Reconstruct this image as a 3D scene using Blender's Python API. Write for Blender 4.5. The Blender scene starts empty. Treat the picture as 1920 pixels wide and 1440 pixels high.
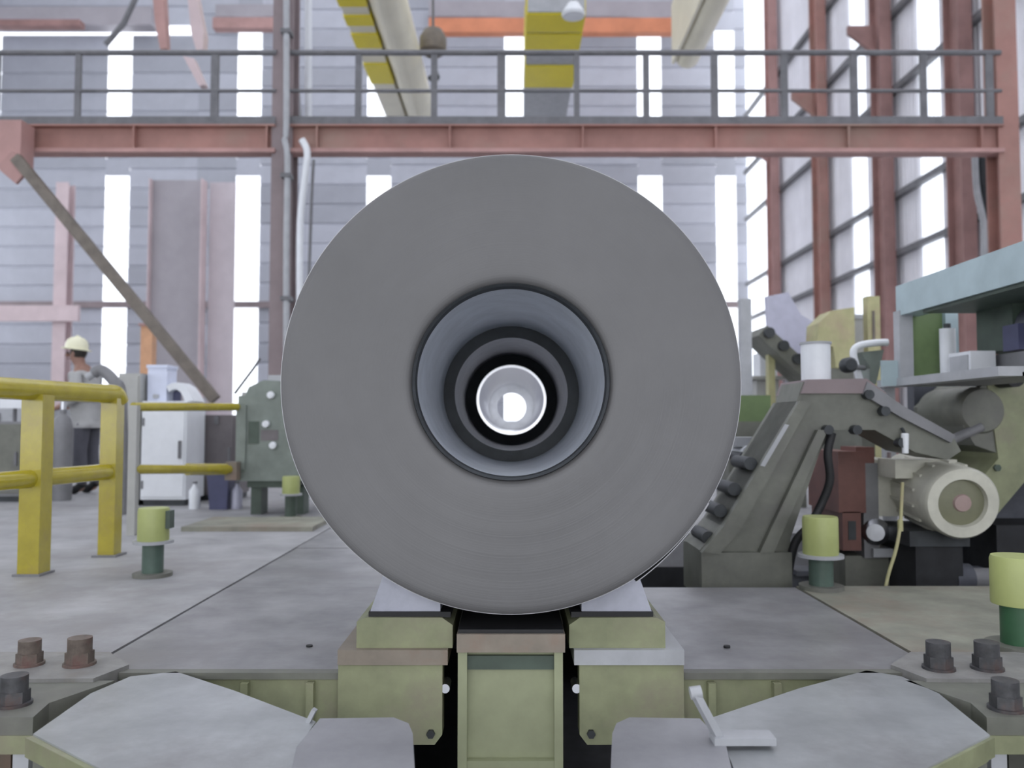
import bpy, bmesh, math, random
from mathutils import Vector, Matrix
random.seed(7)
scene = bpy.context.scene
col = scene.collection

# ---------------------------------------------------------------- camera, world, exposure
FPX, HORIZON, ZC = 1560.0, 795.0, 0.82          # focal length (px of 1920), horizon row, eye height above the floor plates
PITCH = math.atan((HORIZON - 720.0) / FPX)
cam_d = bpy.data.cameras.new('camera'); cam = bpy.data.objects.new('camera', cam_d); col.objects.link(cam)
cam_d.sensor_width = 36.0; cam_d.lens = FPX / 1920.0 * 36.0
cam_d.clip_start = 0.05; cam_d.clip_end = 300
cam.location = (0, 0, ZC); cam.rotation_euler = (math.pi / 2 + PITCH, 0, 0)
cam_d.dof.use_dof = True; cam_d.dof.focus_distance = 2.75; cam_d.dof.aperture_fstop = 2.2
scene.camera = cam

world = bpy.data.worlds.new('overcast_sky'); scene.world = world; world.use_nodes = True
wn = world.node_tree.nodes; wl = world.node_tree.links
bg = wn['Background']
tc = wn.new('ShaderNodeTexCoord'); sep = wn.new('ShaderNodeSeparateXYZ'); ramp = wn.new('ShaderNodeValToRGB')
wl.new(tc.outputs['Generated'], sep.inputs[0]); wl.new(sep.outputs['Z'], ramp.inputs[0])
ramp.color_ramp.elements[0].position = 0.0; ramp.color_ramp.elements[0].color = (0.92, 0.95, 1.0, 1)
ramp.color_ramp.elements[1].position = 1.0; ramp.color_ramp.elements[1].color = (0.98, 0.98, 1.0, 1)
wl.new(ramp.outputs[0], bg.inputs[0]); bg.inputs[1].default_value = 1.75

vs = scene.view_settings
vs.view_transform = 'Standard'; vs.look = 'None'; vs.gamma = 1.0; vs.use_curve_mapping = False
vs.exposure = 0.5

# ---------------------------------------------------------------- helpers
def P(px, py, Y):
    """world point seen at pixel (px,py) of the 1920x1440 frame, at depth Y"""
    u = (px - 960.0) / FPX; v = (720.0 - py) / FPX
    c, s = math.cos(PITCH), math.sin(PITCH)
    t = Y / (c - v * s)
    return Vector((u * t, Y, ZC + (s + v * c) * t))
def X(px, Y): return P(px, HORIZON, Y).x
def Z(py, Y): return P(960, py, Y).z
def F(px, py, z=0.0):
    """point of the horizontal plane z seen at a pixel"""
    u = (px - 960.0) / FPX; v = (720.0 - py) / FPX
    c, s = math.cos(PITCH), math.sin(PITCH)
    t = (z - ZC) / (s + v * c)
    return Vector((u * t, (c - v * s) * t, z))

MATS = {}
def mat(name, color, rough=0.55, metal=0.0, var=0.12, scale=6.0, bump=0.0, rand=0.0, spec=0.5, dirt=None, stretch=(1, 1, 1)):
    if name in MATS: return MATS[name]
    m = bpy.data.materials.new(name); m.use_nodes = True
    nt = m.node_tree; n = nt.nodes; l = nt.links
    b = n['Principled BSDF']
    b.inputs['Roughness'].default_value = rough; b.inputs['Metallic'].default_value = metal
    b.inputs['Specular IOR Level'].default_value = spec
    c = n.new('ShaderNodeTexCoord'); mp = n.new('ShaderNodeMapping'); l.new(c.outputs['Object'], mp.inputs[0])
    mp.inputs['Scale'].default_value = stretch
    no = n.new('ShaderNodeTexNoise'); no.inputs['Scale'].default_value = scale; no.inputs['Detail'].default_value = 5
    no.inputs['Roughness'].default_value = 0.62
    l.new(mp.outputs[0], no.inputs['Vector'])
    r = n.new('ShaderNodeValToRGB'); l.new(no.outputs['Fac'], r.inputs[0])
    lo = [max(0, x * (1 - var * 1.6)) for x in color]; hi = [min(1, x * (1 + var)) for x in color]
    r.color_ramp.elements[0].position = 0.32; r.color_ramp.elements[0].color = (*lo, 1)
    r.color_ramp.elements[1].position = 0.66; r.color_ramp.elements[1].color = (*hi, 1)
    out = r.outputs[0]
    if dirt:
        n2 = n.new('ShaderNodeTexNoise'); n2.inputs['Scale'].default_value = scale * 0.35; n2.inputs['Detail'].default_value = 8
        n2.inputs['Roughness'].default_value = 0.7
        l.new(mp.outputs[0], n2.inputs['Vector'])
        r2 = n.new('ShaderNodeValToRGB'); l.new(n2.outputs['Fac'], r2.inputs[0])
        r2.color_ramp.elements[0].position = 0.50; r2.color_ramp.elements[0].color = (0, 0, 0, 1)
        r2.color_ramp.elements[1].position = 0.68; r2.color_ramp.elements[1].color = (1, 1, 1, 1)
        mx = n.new('ShaderNodeMix'); mx.data_type = 'RGBA'
        l.new(r2.outputs[0], mx.inputs[0]); l.new(out, mx.inputs[6]); mx.inputs[7].default_value = (*dirt, 1)
        out = mx.outputs[2]
    if rand:
        oi = n.new('ShaderNodeObjectInfo'); mr = n.new('ShaderNodeMapRange'); l.new(oi.outputs['Random'], mr.inputs[0])
        mr.inputs[3].default_value = 1 - rand; mr.inputs[4].default_value = 1 + rand
        hs = n.new('ShaderNodeHueSaturation'); l.new(mr.outputs[0], hs.inputs['Value']); l.new(out, hs.inputs['Color']); out = hs.outputs[0]
    l.new(out, b.inputs['Base Color'])
    if bump:
        bp = n.new('ShaderNodeBump'); bp.inputs['Strength'].default_value = bump; bp.inputs['Distance'].default_value = 0.01
        l.new(no.outputs['Fac'], bp.inputs['Height']); l.new(bp.outputs[0], b.inputs['Normal'])
    MATS[name] = m; return m

def root_of(o):
    while o.parent: o = o.parent
    return o
def tag(o, label=None, cat=None, group=None, kind=None):
    if label: o['label'] = label
    if cat: o['category'] = cat
    if group: o['group'] = group
    if kind: o['kind'] = kind
    return o
def thing(name, label, cat, loc=(0, 0, 0), group=None):
    o = bpy.data.objects.new(name, None); col.objects.link(o); o.location = loc; o.empty_display_size = 0.1
    return tag(o, label, cat, group)
def finish(name, bm, m, parent=None, smooth=False, bevel=0.0, seg=2, org=None):
    """link bm (world coordinates) as one mesh object below parent"""
    if bevel:
        es = [e for e in bm.edges if len(e.link_faces) == 2 and e.calc_face_angle(0) > 0.5]
        bmesh.ops.bevel(bm, geom=es, offset=bevel, segments=seg, profile=0.5, affect='EDGES', clamp_overlap=True)
    bmesh.ops.recalc_face_normals(bm, faces=bm.faces)
    if parent is not None: off = Vector(root_of(parent).location)
    elif org is not None: off = Vector(org)
    else:
        xs = [v.co for v in bm.verts]
        off = Vector(((min(v.x for v in xs) + max(v.x for v in xs)) / 2, (min(v.y for v in xs) + max(v.y for v in xs)) / 2, min(v.z for v in xs)))
    bmesh.ops.translate(bm, verts=bm.verts, vec=-off)
    me = bpy.data.meshes.new(name); bm.to_mesh(me); bm.free()
    if m: me.materials.append(m)
    if smooth:
        for p in me.polygons: p.use_smooth = True
        me.set_sharp_from_angle(angle=math.radians(38))
    o = bpy.data.objects.new(name, me); col.objects.link(o)
    if parent is not None: o.parent = parent
    else: o.location = off
    return o
def bm_box(bm, x0, x1, y0, y1, z0, z1):
    if x0 > x1: x0, x1 = x1, x0
    if z0 > z1: z0, z1 = z1, z0
    v = [bm.verts.new((x, y, z)) for x in (x0, x1) for y in (y0, y1) for z in (z0, z1)]
    for f in ((0, 1, 3, 2), (4, 6, 7, 5), (0, 4, 5, 1), (2, 3, 7, 6), (0, 2, 6, 4), (1, 5, 7, 3)): bm.faces.new([v[i] for i in f])
def box(name, x0, x1, y0, y1, z0, z1, m, parent=None, bevel=0.0, **k):
    bm = bmesh.new(); bm_box(bm, x0, x1, y0, y1, z0, z1); return finish(name, bm, m, parent, bevel=bevel, **k)
def basis(d):
    d = d.normalized(); a = Vector((0, 0, 1)) if abs(d.z) < 0.9 else Vector((1, 0, 0))
    u = d.cross(a).normalized(); return u, d.cross(u).normalized()
def bm_cyl(bm, p0, p1, r0, r1=None, seg=20, caps=True):
    p0, p1 = Vector(p0), Vector(p1); r1 = r0 if r1 is None else r1
    u, w = basis(p1 - p0); A, B = [], []
    for i in range(seg):
        a = 2 * math.pi * i / seg; d = u * math.cos(a) + w * math.sin(a)
        A.append(bm.verts.new(p0 + d * r0)); B.append(bm.verts.new(p1 + d * r1))
    for i in range(seg): bm.faces.new((A[i], A[(i + 1) % seg], B[(i + 1) % seg], B[i]))
    if caps: bm.faces.new(A); bm.faces.new(B)
def cyl(name, p0, p1, r, m, parent=None, r1=None, seg=20, bevel=0.0, **k):
    bm = bmesh.new(); bm_cyl(bm, p0, p1, r, r1, seg); return finish(name, bm, m, parent, smooth=True, bevel=bevel, **k)
def lathe(name, prof, p, d, m, parent=None, seg=96, closed=True, **k):
    """revolve profile [(radius, along)] about the axis through p with direction d"""
    bm = bmesh.new(); p = Vector(p); d = Vector(d).normalized(); u, w = basis(d); rings = []
    for r, a in prof:
        if r < 1e-6: rings.append([bm.verts.new(p + d * a)]); continue
        rings.append([bm.verts.new(p + d * a + (u * math.cos(2 * math.pi * i / seg) + w * math.sin(2 * math.pi * i / seg)) * r) for i in range(seg)])
    n = len(rings)
    for k2 in range(n if closed else n - 1):
        A, B = rings[k2], rings[(k2 + 1) % n]
        for i in range(seg):
            j = (i + 1) % seg
            if len(A) == 1 and len(B) == 1: break
            elif len(A) == 1: bm.faces.new((A[0], B[i], B[j]))
            elif len(B) == 1: bm.faces.new((A[i], A[j], B[0]))
            else: bm.faces.new((A[i], A[j], B[j], B[i]))
    return finish(name, bm, m, parent, smooth=True, **k)
def bm_tube(bm, pts, r, seg=10, closed_ends=True):
    pts = [Vector(p) for p in pts]; rings = []
    d0 = (pts[1] - pts[0]).normalized(); u, w = basis(d0)
    for i, p in enumerate(pts):
        if i == 0: d = pts[1] - pts[0]
        elif i == len(pts) - 1: d = pts[-1] - pts[-2]
        else: d = (pts[i + 1] - pts[i]).normalized() + (pts[i] - pts[i - 1]).normalized()
        d.normalize(); u = (u - d * u.dot(d)).normalized(); w = d.cross(u)
        rr = r[i] if isinstance(r, (list, tuple)) else r
        rings.append([bm.verts.new(p + (u * math.cos(2 * math.pi * k / seg) + w * math.sin(2 * math.pi * k / seg)) * rr) for k in range(seg)])
    for A, B in zip(rings, rings[1:]):
        for i in range(seg): bm.faces.new((A[i], A[(i + 1) % seg], B[(i + 1) % seg], B[i]))
    bm.faces.new(rings[0]); bm.faces.new(rings[-1])
def tube(name, pts, r, m, parent=None, seg=12, **k):
    bm = bmesh.new(); bm_tube(bm, pts, r, seg); return finish(name, bm, m, parent, smooth=True, **k)
def smooth_path(pts, n=8):
    """Catmull-Rom through the points"""
    pts = [Vector(p) for p in pts]; q = [pts[0]] + pts + [pts[-1]]; out = []
    for i in range(1, len(q) - 2):
        for k in range(n):
            t = k / n; a, b, c, d = q[i - 1], q[i], q[i + 1], q[i + 2]
            out.append(0.5 * ((2 * b) + (c - a) * t + (2 * a - 5 * b + 4 * c - d) * t * t + (3 * b - a - 3 * c + d) * t ** 3))
    out.append(pts[-1]); return out
def prism_y(name, poly, y0, y1, m, parent=None, bevel=0.0, **k):
    """polygon in (x,z) extruded from y0 to y1"""
    bm = bmesh.new()
    A = [bm.verts.new((x, y0, z)) for x, z in poly]; B = [bm.verts.new((x, y1, z)) for x, z in poly]
    n = len(poly); bm.faces.new(A); bm.faces.new(B)
    for i in range(n): bm.faces.new((A[i], A[(i + 1) % n], B[(i + 1) % n], B[i]))
    return finish(name, bm, m, parent, bevel=bevel, **k)
def prism_z(name, poly, z0, z1, m, parent=None, bevel=0.0, **k):
    """polygon in (x,y) extruded from z0 to z1"""
    bm = bmesh.new()
    A = [bm.verts.new((p[0], p[1], z0)) for p in poly]; B = [bm.verts.new((p[0], p[1], z1)) for p in poly]
    n = len(poly); bm.faces.new(A); bm.faces.new(B)
    for i in range(n): bm.faces.new((A[i], A[(i + 1) % n], B[(i + 1) % n], B[i]))
    return finish(name, bm, m, parent, bevel=bevel, **k)
def bar(name, p0, p1, w, h, m, parent=None, bevel=0.0, **k):
    """rectangular bar from p0 to p1, w sideways, h upright"""
    p0, p1 = Vector(p0), Vector(p1); d = (p1 - p0).normalized()
    up = Vector((0, 0, 1)) if abs(d.z) < 0.95 else Vector((0, 1, 0))
    s = d.cross(up).normalized(); t = s.cross(d).normalized(); bm = bmesh.new(); v = []
    for p in (p0, p1):
        for a, b in ((-1, -1), (1, -1), (1, 1), (-1, 1)): v.append(bm.verts.new(p + s * a * w / 2 + t * b * h / 2))
    for f in ((0, 1, 2, 3), (4, 7, 6, 5), (0, 4, 5, 1), (1, 5, 6, 2), (2, 6, 7, 3), (3, 7, 4, 0)): bm.faces.new([v[i] for i in f])
    return finish(name, bm, m, parent, bevel=bevel, **k)
def struct(o): o['kind'] = 'structure'; return o
def copy_thing(src, loc, label):
    r = src.copy(); col.objects.link(r); r.location = loc; r['label'] = label
    for ch in list(src.children):
        c = ch.copy(); col.objects.link(c); c.parent = r
        for g in list(ch.children):
            d = g.copy(); col.objects.link(d); d.parent = c
    return r

# ---------------------------------------------------------------- materials
M_conc = mat('worn_concrete', (0.33, 0.33, 0.34), 0.6, var=0.16, scale=2.2, bump=0.25, dirt=(0.24, 0.23, 0.23))
M_concR = mat('stained_concrete', (0.27, 0.27, 0.22), 0.6, var=0.2, scale=3.0, bump=0.25, dirt=(0.24, 0.19, 0.15))
M_plate = mat('dark_floor_plate', (0.285, 0.283, 0.293), 0.42, 0.2, var=0.18, scale=3.5, bump=0.12, rand=0.12, dirt=(0.23, 0.222, 0.222))
M_light = mat('worn_light_plate', (0.375, 0.39, 0.40), 0.33, 0.25, var=0.14, scale=4, bump=0.12, dirt=(0.27, 0.27, 0.275))
M_lilac = mat('lilac_grey_plate', (0.30, 0.30, 0.318), 0.45, 0.2, var=0.1, scale=5, bump=0.1)
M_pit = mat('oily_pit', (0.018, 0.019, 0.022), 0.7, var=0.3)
M_green = mat('olive_green_paint', (0.26, 0.275, 0.16), 0.5, var=0.15, scale=5, dirt=(0.24, 0.215, 0.16))
M_green2 = mat('sage_green_paint', (0.30, 0.32, 0.195), 0.45, var=0.1, scale=4)
M_greend = mat('dull_green_grey', (0.158, 0.162, 0.135), 0.5, var=0.16, scale=5, dirt=(0.135, 0.13, 0.12))
M_greenm = mat('machine_grey_green', (0.19, 0.22, 0.195), 0.5, var=0.12, scale=5)
M_darkgreen = mat('dark_green_paint', (0.06, 0.085, 0.065), 0.5, var=0.15)
M_tanrust = mat('tan_rusty_paint', (0.24, 0.205, 0.165), 0.55, var=0.15, scale=5, dirt=(0.25, 0.16, 0.12))
M_coil = mat('coil_edge_steel', (0.142, 0.140, 0.141), 0.55, 0.15, var=0.05, scale=2)
M_coilout = mat('coil_outer_steel', (0.30, 0.30, 0.31), 0.35, 0.8, var=0.05, scale=4, stretch=(1, 8, 1))
M_bore = mat('bore_blue_steel', (0.60, 0.64, 0.70), 0.34, 0.3, var=0.08, scale=8)
M_dark = mat('dark_iron', (0.045, 0.05, 0.055), 0.5, 0.3, var=0.2)
M_black = mat('black_rubber_and_shade', (0.012, 0.012, 0.014), 0.6, var=0.2)  # rubber parts, and the shade painted in under the coil
M_flange = mat('grimy_flange_steel', (0.26, 0.255, 0.245), 0.55, 0.1, var=0.15, scale=8, dirt=(0.22, 0.2, 0.17))
M_bolt = mat('blackened_bolt', (0.085, 0.085, 0.09), 0.55, 0.4, var=0.25, scale=20, dirt=(0.12, 0.08, 0.07))
M_boltr = mat('rusty_bolt', (0.15, 0.12, 0.10), 0.65, 0.2, var=0.25, scale=20, dirt=(0.17, 0.09, 0.08))
M_tubein = mat('pale_tube_lining', (0.62, 0.62, 0.66), 0.4, 0.2, var=0.08, scale=12)
M_polish = mat('polished_steel', (0.86, 0.86, 0.89), 0.25, 0.45, var=0.05, scale=20)
M_mirror = mat('bright_tube_bore', (0.90, 0.90, 0.93), 0.2, 1.0, var=0.03, scale=20)
M_brush = mat('brushed_steel', (0.55, 0.56, 0.60), 0.28, 1.0, var=0.08, scale=12)
M_pad = mat('blue_grey_saddle_pad', (0.42, 0.43, 0.50), 0.35, 0.1, var=0.12)
M_yellow = mat('safety_yellow', (0.42, 0.35, 0.03), 0.16, var=0.08, scale=8, dirt=(0.36, 0.28, 0.05), spec=0.9)
M_lime = mat('lime_yellow_cap', (0.39, 0.43, 0.165), 0.45, var=0.06, scale=6)
M_teal = mat('teal_green_pipe', (0.085, 0.13, 0.105), 0.45, var=0.12)
M_dkpipe = mat('deep_green_pipe', (0.035, 0.11, 0.05), 0.45, var=0.12)
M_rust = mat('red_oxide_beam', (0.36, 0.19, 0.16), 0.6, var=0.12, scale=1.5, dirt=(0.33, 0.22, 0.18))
M_rustl = mat('hazed_red_oxide', (0.44, 0.26, 0.24), 0.6, var=0.12, scale=1.2)  # oxide paled to put background haze into the colour
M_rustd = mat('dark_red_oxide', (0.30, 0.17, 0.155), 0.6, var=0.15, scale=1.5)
M_pink = mat('pale_pink_steel', (0.62, 0.50, 0.51), 0.6, var=0.08, scale=1.0)  # pink kept pale so the colour carries the distant haze
M_orange = mat('orange_crane_beam', (0.66, 0.24, 0.12), 0.55, var=0.1, scale=1.0)
M_orangep = mat('orange_post_paint', (0.66, 0.36, 0.20), 0.5, var=0.08)
M_mauve = mat('mauve_grey_column', (0.25, 0.20, 0.205), 0.6, var=0.1, scale=1.5)
M_rail = mat('gantry_rail_grey', (0.15, 0.15, 0.16), 0.5, var=0.12)
M_olivebar = mat('olive_brown_brace', (0.17, 0.145, 0.12), 0.55, var=0.15)
M_clad = mat('blue_grey_cladding', (0.42, 0.43, 0.48), 0.55, var=0.06, scale=0.8, rand=0.16)
M_cladr = mat('pale_side_cladding', (0.84, 0.83, 0.87), 0.55, var=0.05, scale=0.8, rand=0.06)
M_white = mat('white_enamel', (0.75, 0.77, 0.80), 0.4, var=0.03)
M_bluewhite = mat('bluish_white_panel', (0.66, 0.70, 0.84), 0.45, var=0.03)
M_cream = mat('cream_motor_paint', (0.58, 0.57, 0.49), 0.4, var=0.08, scale=8)
M_beige = mat('grey_beige_cabinet', (0.42, 0.42, 0.40), 0.5, var=0.06)
M_fan = mat('olive_fan_grille', (0.20, 0.20, 0.13), 0.5, var=0.1)
M_pinkhub = mat('pinkish_hub', (0.40, 0.29, 0.27), 0.5, var=0.08)
M_redplate = mat('red_brown_plate', (0.165, 0.068, 0.055), 0.5, var=0.12)
M_greyp = mat('mid_grey_plate', (0.20, 0.20, 0.21), 0.5, var=0.1)
M_palegrey = mat('pale_grey_paint', (0.40, 0.41, 0.43), 0.45, var=0.08)
M_paleteal = mat('pale_teal_paint', (0.40, 0.50, 0.53), 0.42, var=0.08, scale=3)
M_leaf = mat('leaf_green_panel', (0.15, 0.22, 0.09), 0.5, var=0.1)
M_navy = mat('navy_plastic', (0.07, 0.075, 0.15), 0.5, var=0.1)
M_brownc = mat('brown_grey_cabinet', (0.14, 0.125, 0.13), 0.5, var=0.1)
M_slate = mat('slate_blue_panel', (0.075, 0.08, 0.10), 0.5, var=0.15)
M_lilacs = mat('lilac_sheet_steel', (0.46, 0.46, 0.56), 0.45, 0.1, var=0.06)
M_straw = mat('straw_yellow_cover', (0.44, 0.42, 0.22), 0.5, var=0.12, dirt=(0.42, 0.33, 0.22))
M_ceil = mat('roof_sheet', (0.55, 0.55, 0.58), 0.6, var=0.05)
M_webg = mat('mauve_grey_web', (0.36, 0.335, 0.36), 0.6, var=0.06, scale=1)
M_pinks = mat('pinkish_sheet', (0.56, 0.50, 0.53), 0.6, var=0.06, scale=1)
M_creamg = mat('cream_crane_paint', (0.78, 0.74, 0.60), 0.4, var=0.05, scale=1)
M_craney = mat('crane_yellow', (0.80, 0.66, 0.01), 0.4, var=0.05, scale=1)
M_cloth = mat('grey_work_cloth', (0.40, 0.40, 0.40), 0.85, var=0.08)
M_trou = mat('dark_trousers', (0.10, 0.10, 0.12), 0.85, var=0.1)
M_skin = mat('skin', (0.30, 0.17, 0.13), 0.6, var=0.05)
M_helmet = mat('pale_yellow_helmet', (0.80, 0.78, 0.58), 0.4, var=0.03)
M_hair = mat('dark_hair', (0.03, 0.025, 0.022), 0.7, var=0.1)
def pane_mat(name, clear):
    m = bpy.data.materials.new(name); m.use_nodes = True; n = m.node_tree.nodes; l = m.node_tree.links
    n.remove(n['Principled BSDF']); t = n.new('ShaderNodeBsdfTransparent'); t.inputs[0].default_value = (0.97, 0.98, 1, 1)
    tr = n.new('ShaderNodeBsdfTranslucent'); tr.inputs[0].default_value = (0.92, 0.95, 1, 1)
    mx = n.new('ShaderNodeMixShader'); mx.inputs[0].default_value = 1 - clear
    l.new(t.outputs[0], mx.inputs[1]); l.new(tr.outputs[0], mx.inputs[2]); l.new(mx.outputs[0], n['Material Output'].inputs[0])
    return m
M_pane = pane_mat('added_clear_daylight_pane', 0.85)
M_milk = pane_mat('milky_daylight_sheet', 0.06)

# coil face: fine concentric edges of the wound strip
def rings_on(m):
    nt = m.node_tree; n = nt.nodes; l = nt.links; b = n['Principled BSDF']
    c = n.new('ShaderNodeTexCoord'); s = n.new('ShaderNodeSeparateXYZ'); l.new(c.outputs['Object'], s.inputs[0])
    cb = n.new('ShaderNodeCombineXYZ'); l.new(s.outputs['X'], cb.inputs[0]); l.new(s.outputs['Z'], cb.inputs[1])
    ln = n.new('ShaderNodeVectorMath'); ln.operation = 'LENGTH'; l.new(cb.outputs[0], ln.inputs[0])
    no = n.new('ShaderNodeTexNoise'); no.noise_dimensions = '1D'; no.inputs['Scale'].default_value = 160; no.inputs['Detail'].default_value = 3
    l.new(ln.outputs['Value'], no.inputs['W'])
    bp = n.new('ShaderNodeBump'); bp.inputs['Strength'].default_value = 0.12; bp.inputs['Distance'].default_value = 0.004
    l.new(no.outputs['Fac'], bp.inputs['Height']); l.new(bp.outputs[0], b.inputs['Normal'])
rings_on(M_coil)

# ================================================================ THE SETTING
YB, XR, XL, YF, ZR = 35.0, 10.0, -25.0, -12.0, 22.0      # back wall, right wall, left wall, front, roof
# ---- floor: concrete around the steel bed and the pits
def slab(name, x0, x1, y0, y1, m, z1=0.0, z0=-0.25, parent=None):
    return box(name, x0, x1, y0, y1, z0, z1, m, parent)
floor = struct(bpy.data.objects.new('floor', None)); col.objects.link(floor)
tag(floor, 'worn grey concrete and steel-plate floor of the mill hall')
PX0, PX1, PY0, PY1 = 0.62, 3.9, 4.28, 6.3                # machine pit on the right
slab('concrete_slab', XL, -1.44, 2.95, YB, M_conc, parent=floor)
slab('concrete_slab', -1.44, XR, 7.4, YB, M_conc, parent=floor)
slab('concrete_slab', PX1, XR, 2.95, 7.4, M_conc, parent=floor)
slab('concrete_slab', 1.44, PX1, 2.95, PY0 - 0.02, M_concR, parent=floor)
slab('concrete_slab', 0.62, PX1, PY1, 7.4, M_conc, parent=floor)
slab('concrete_slab', XL, -2.6, YF, 2.95, M_conc, parent=floor)
slab('concrete_slab', 2.6, XR, YF, 2.95, M_conc, parent=floor)
slab('concrete_slab', -2.6, 2.6, YF, -1.0, M_conc, parent=floor)
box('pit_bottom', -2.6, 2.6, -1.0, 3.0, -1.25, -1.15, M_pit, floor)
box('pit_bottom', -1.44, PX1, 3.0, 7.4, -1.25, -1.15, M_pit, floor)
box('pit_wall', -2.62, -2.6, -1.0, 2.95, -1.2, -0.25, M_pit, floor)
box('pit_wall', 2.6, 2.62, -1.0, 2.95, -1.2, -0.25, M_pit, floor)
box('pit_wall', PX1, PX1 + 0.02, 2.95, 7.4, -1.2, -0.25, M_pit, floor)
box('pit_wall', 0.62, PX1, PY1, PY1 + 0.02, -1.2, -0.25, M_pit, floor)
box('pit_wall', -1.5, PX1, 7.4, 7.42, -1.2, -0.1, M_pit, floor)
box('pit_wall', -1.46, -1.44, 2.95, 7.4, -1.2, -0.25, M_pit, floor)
# dark steel floor plates of the bed, laid with open joints
def plates(xs, ys):
    for a, b in zip(xs, xs[1:]):
        for c, d in zip(ys, ys[1:]):
            box('floor_plate', a + 0.004, b - 0.004, c + 0.004, d - 0.004, -0.02, 0.0 + random.uniform(-0.003, 0.004), M_plate, floor, bevel=0.003, seg=1)
plates((-1.43, -0.28), (2.80, 4.22, 5.55, 7.40))
plates((0.28, 1.43), (2.80, 4.24))
plates((0.28, 0.62), (4.24, 5.8, 7.40))
plates((-0.28, 0.28), (4.0, 5.2, 6.3, 7.40))
for px, py in ((580, 1212), (1363, 1213)):
    q = F(px, py); cyl('lifting_hole', (q.x, q.y, -.01), (q.x, q.y, .005), .012, M_black, floor, seg=14)
bm = bmesh.new()
for a, b, c, d in ((-1.43, -0.29, 2.86, 7.4), (0.29, 1.43, 2.86, 4.24), (-0.28, 0.61, 4.05, 7.4)): bm_box(bm, a, b, c, d, -0.14, -0.024)
finish('plate_bearer', bm, M_greend, floor)

# ---- back wall: horizontal cladding boards between daylight strips
wall_back = struct(bpy.data.objects.new('wall_back', None)); col.objects.link(wall_back); wall_back.location = (0, YB, 0)
tag(wall_back, 'blue-grey back wall with tall daylight strips')
WC = [X(p, YB) for p in (211, 459, 707, 968, 1222, 1366)]
WC = [WC[0] - 2 * 5.6, WC[0] - 5.6] + WC
WW = [0.51] * 7 + [0.42]
edges = [XL]
for c, w in zip(WC, WW): edges += [c - w, c + w]
edges.append(XR)
U1, U0 = Z(58, YB), Z(262, YB)          # upper daylight row
L1, L0 = Z(330, YB), Z(789, YB)         # lower daylight row
CL1, CL0 = Z(48, YB), Z(66, YB)         # long clerestory at the left
CLX = X(362, YB)
shared = {}
def clad(x0, x1, z0, z1):
    """boards stacked over the height, mesh shared between alike boards"""
    n = max(1, round((z1 - z0) / 0.85)); h = (z1 - z0) / n; w = x1 - x0
    for i in range(n):
        key = (round(w, 3), round(h, 3))
        if key not in shared:
            me = bpy.data.meshes.new('cladding_board'); g = 0.035
            pr = [(0.0, 0.0), (-0.05, 0.05), (-0.05, h - g - 0.05), (0.0, h - g), (0.0, h)]
            vs_, fs = [], []
            for xx in (-w / 2, w / 2): vs_ += [(xx, y, z) for y, z in pr]
            for k in range(4): fs.append((k, k + 1, k + 6, k + 5))
            me.from_pydata(vs_, [], fs); me.materials.append(M_clad); me.update(); shared[key] = me
        o = bpy.data.objects.new('cladding_board', shared[key]); col.objects.link(o); o.parent = wall_back
        o.location = ((x0 + x1) / 2, 0, z0 + i * h)
for k in range(0, len(edges), 2):        # solid bays
    a, b = edges[k], edges[k + 1]
    if b <= CLX: clad(a, b, 0, CL0); clad(a, b, CL1, ZR)
    elif a < CLX:
        clad(a, CLX, 0, CL0); clad(a, CLX, CL1, ZR); clad(CLX, b, 0, CL0); clad(CLX, b, CL0, ZR)
    else: clad(a, b, 0, ZR)
for k in range(1, len(edges) - 1, 2):    # bays with daylight strips
    a, b = edges[k], edges[k + 1]
    clad(a, b, 0, L0); clad(a, b, L1, U0); clad(a, b, (CL1 if b <= CLX else U1), ZR)
box('wall_backing', XL, XR, YB + 0.02, YB + 0.06, 0, L0, M_clad, wall_back)
wn_i = 0
for k in range(1, len(edges) - 1, 2):
    a, b = edges[k], edges[k + 1]
    for z0, z1 in ((L0, L1), (U0, min(U1, CL0) if b <= CLX else U1)):
        wn_i += 1
        w = struct(box('window_%d' % wn_i, a, b, YB + 0.01, YB + 0.03, z0, z1, M_pane)); w['label'] = 'tall bright daylight strip in the back wall'
wn_i += 1
w = struct(box('window_%d' % wn_i, XL, CLX, YB + 0.01, YB + 0.03, CL0, CL1, M_pane)); w['label'] = 'long horizontal clerestory strip high on the back wall'
bm = bmesh.new()
for py in (571,):
    z = Z(py, YB - 0.2); bm_box(bm, XL, XR, YB - 0.25, YB - 0.06, z - 0.13, z + 0.13)
g = finish('wall_girt', bm, M_mauve, wall_back)
bm = bmesh.new(); z = 14.4; bm_box(bm, XL, XR, YB - 0.25, YB - 0.06, z - 0.1, z + 0.1)

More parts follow.
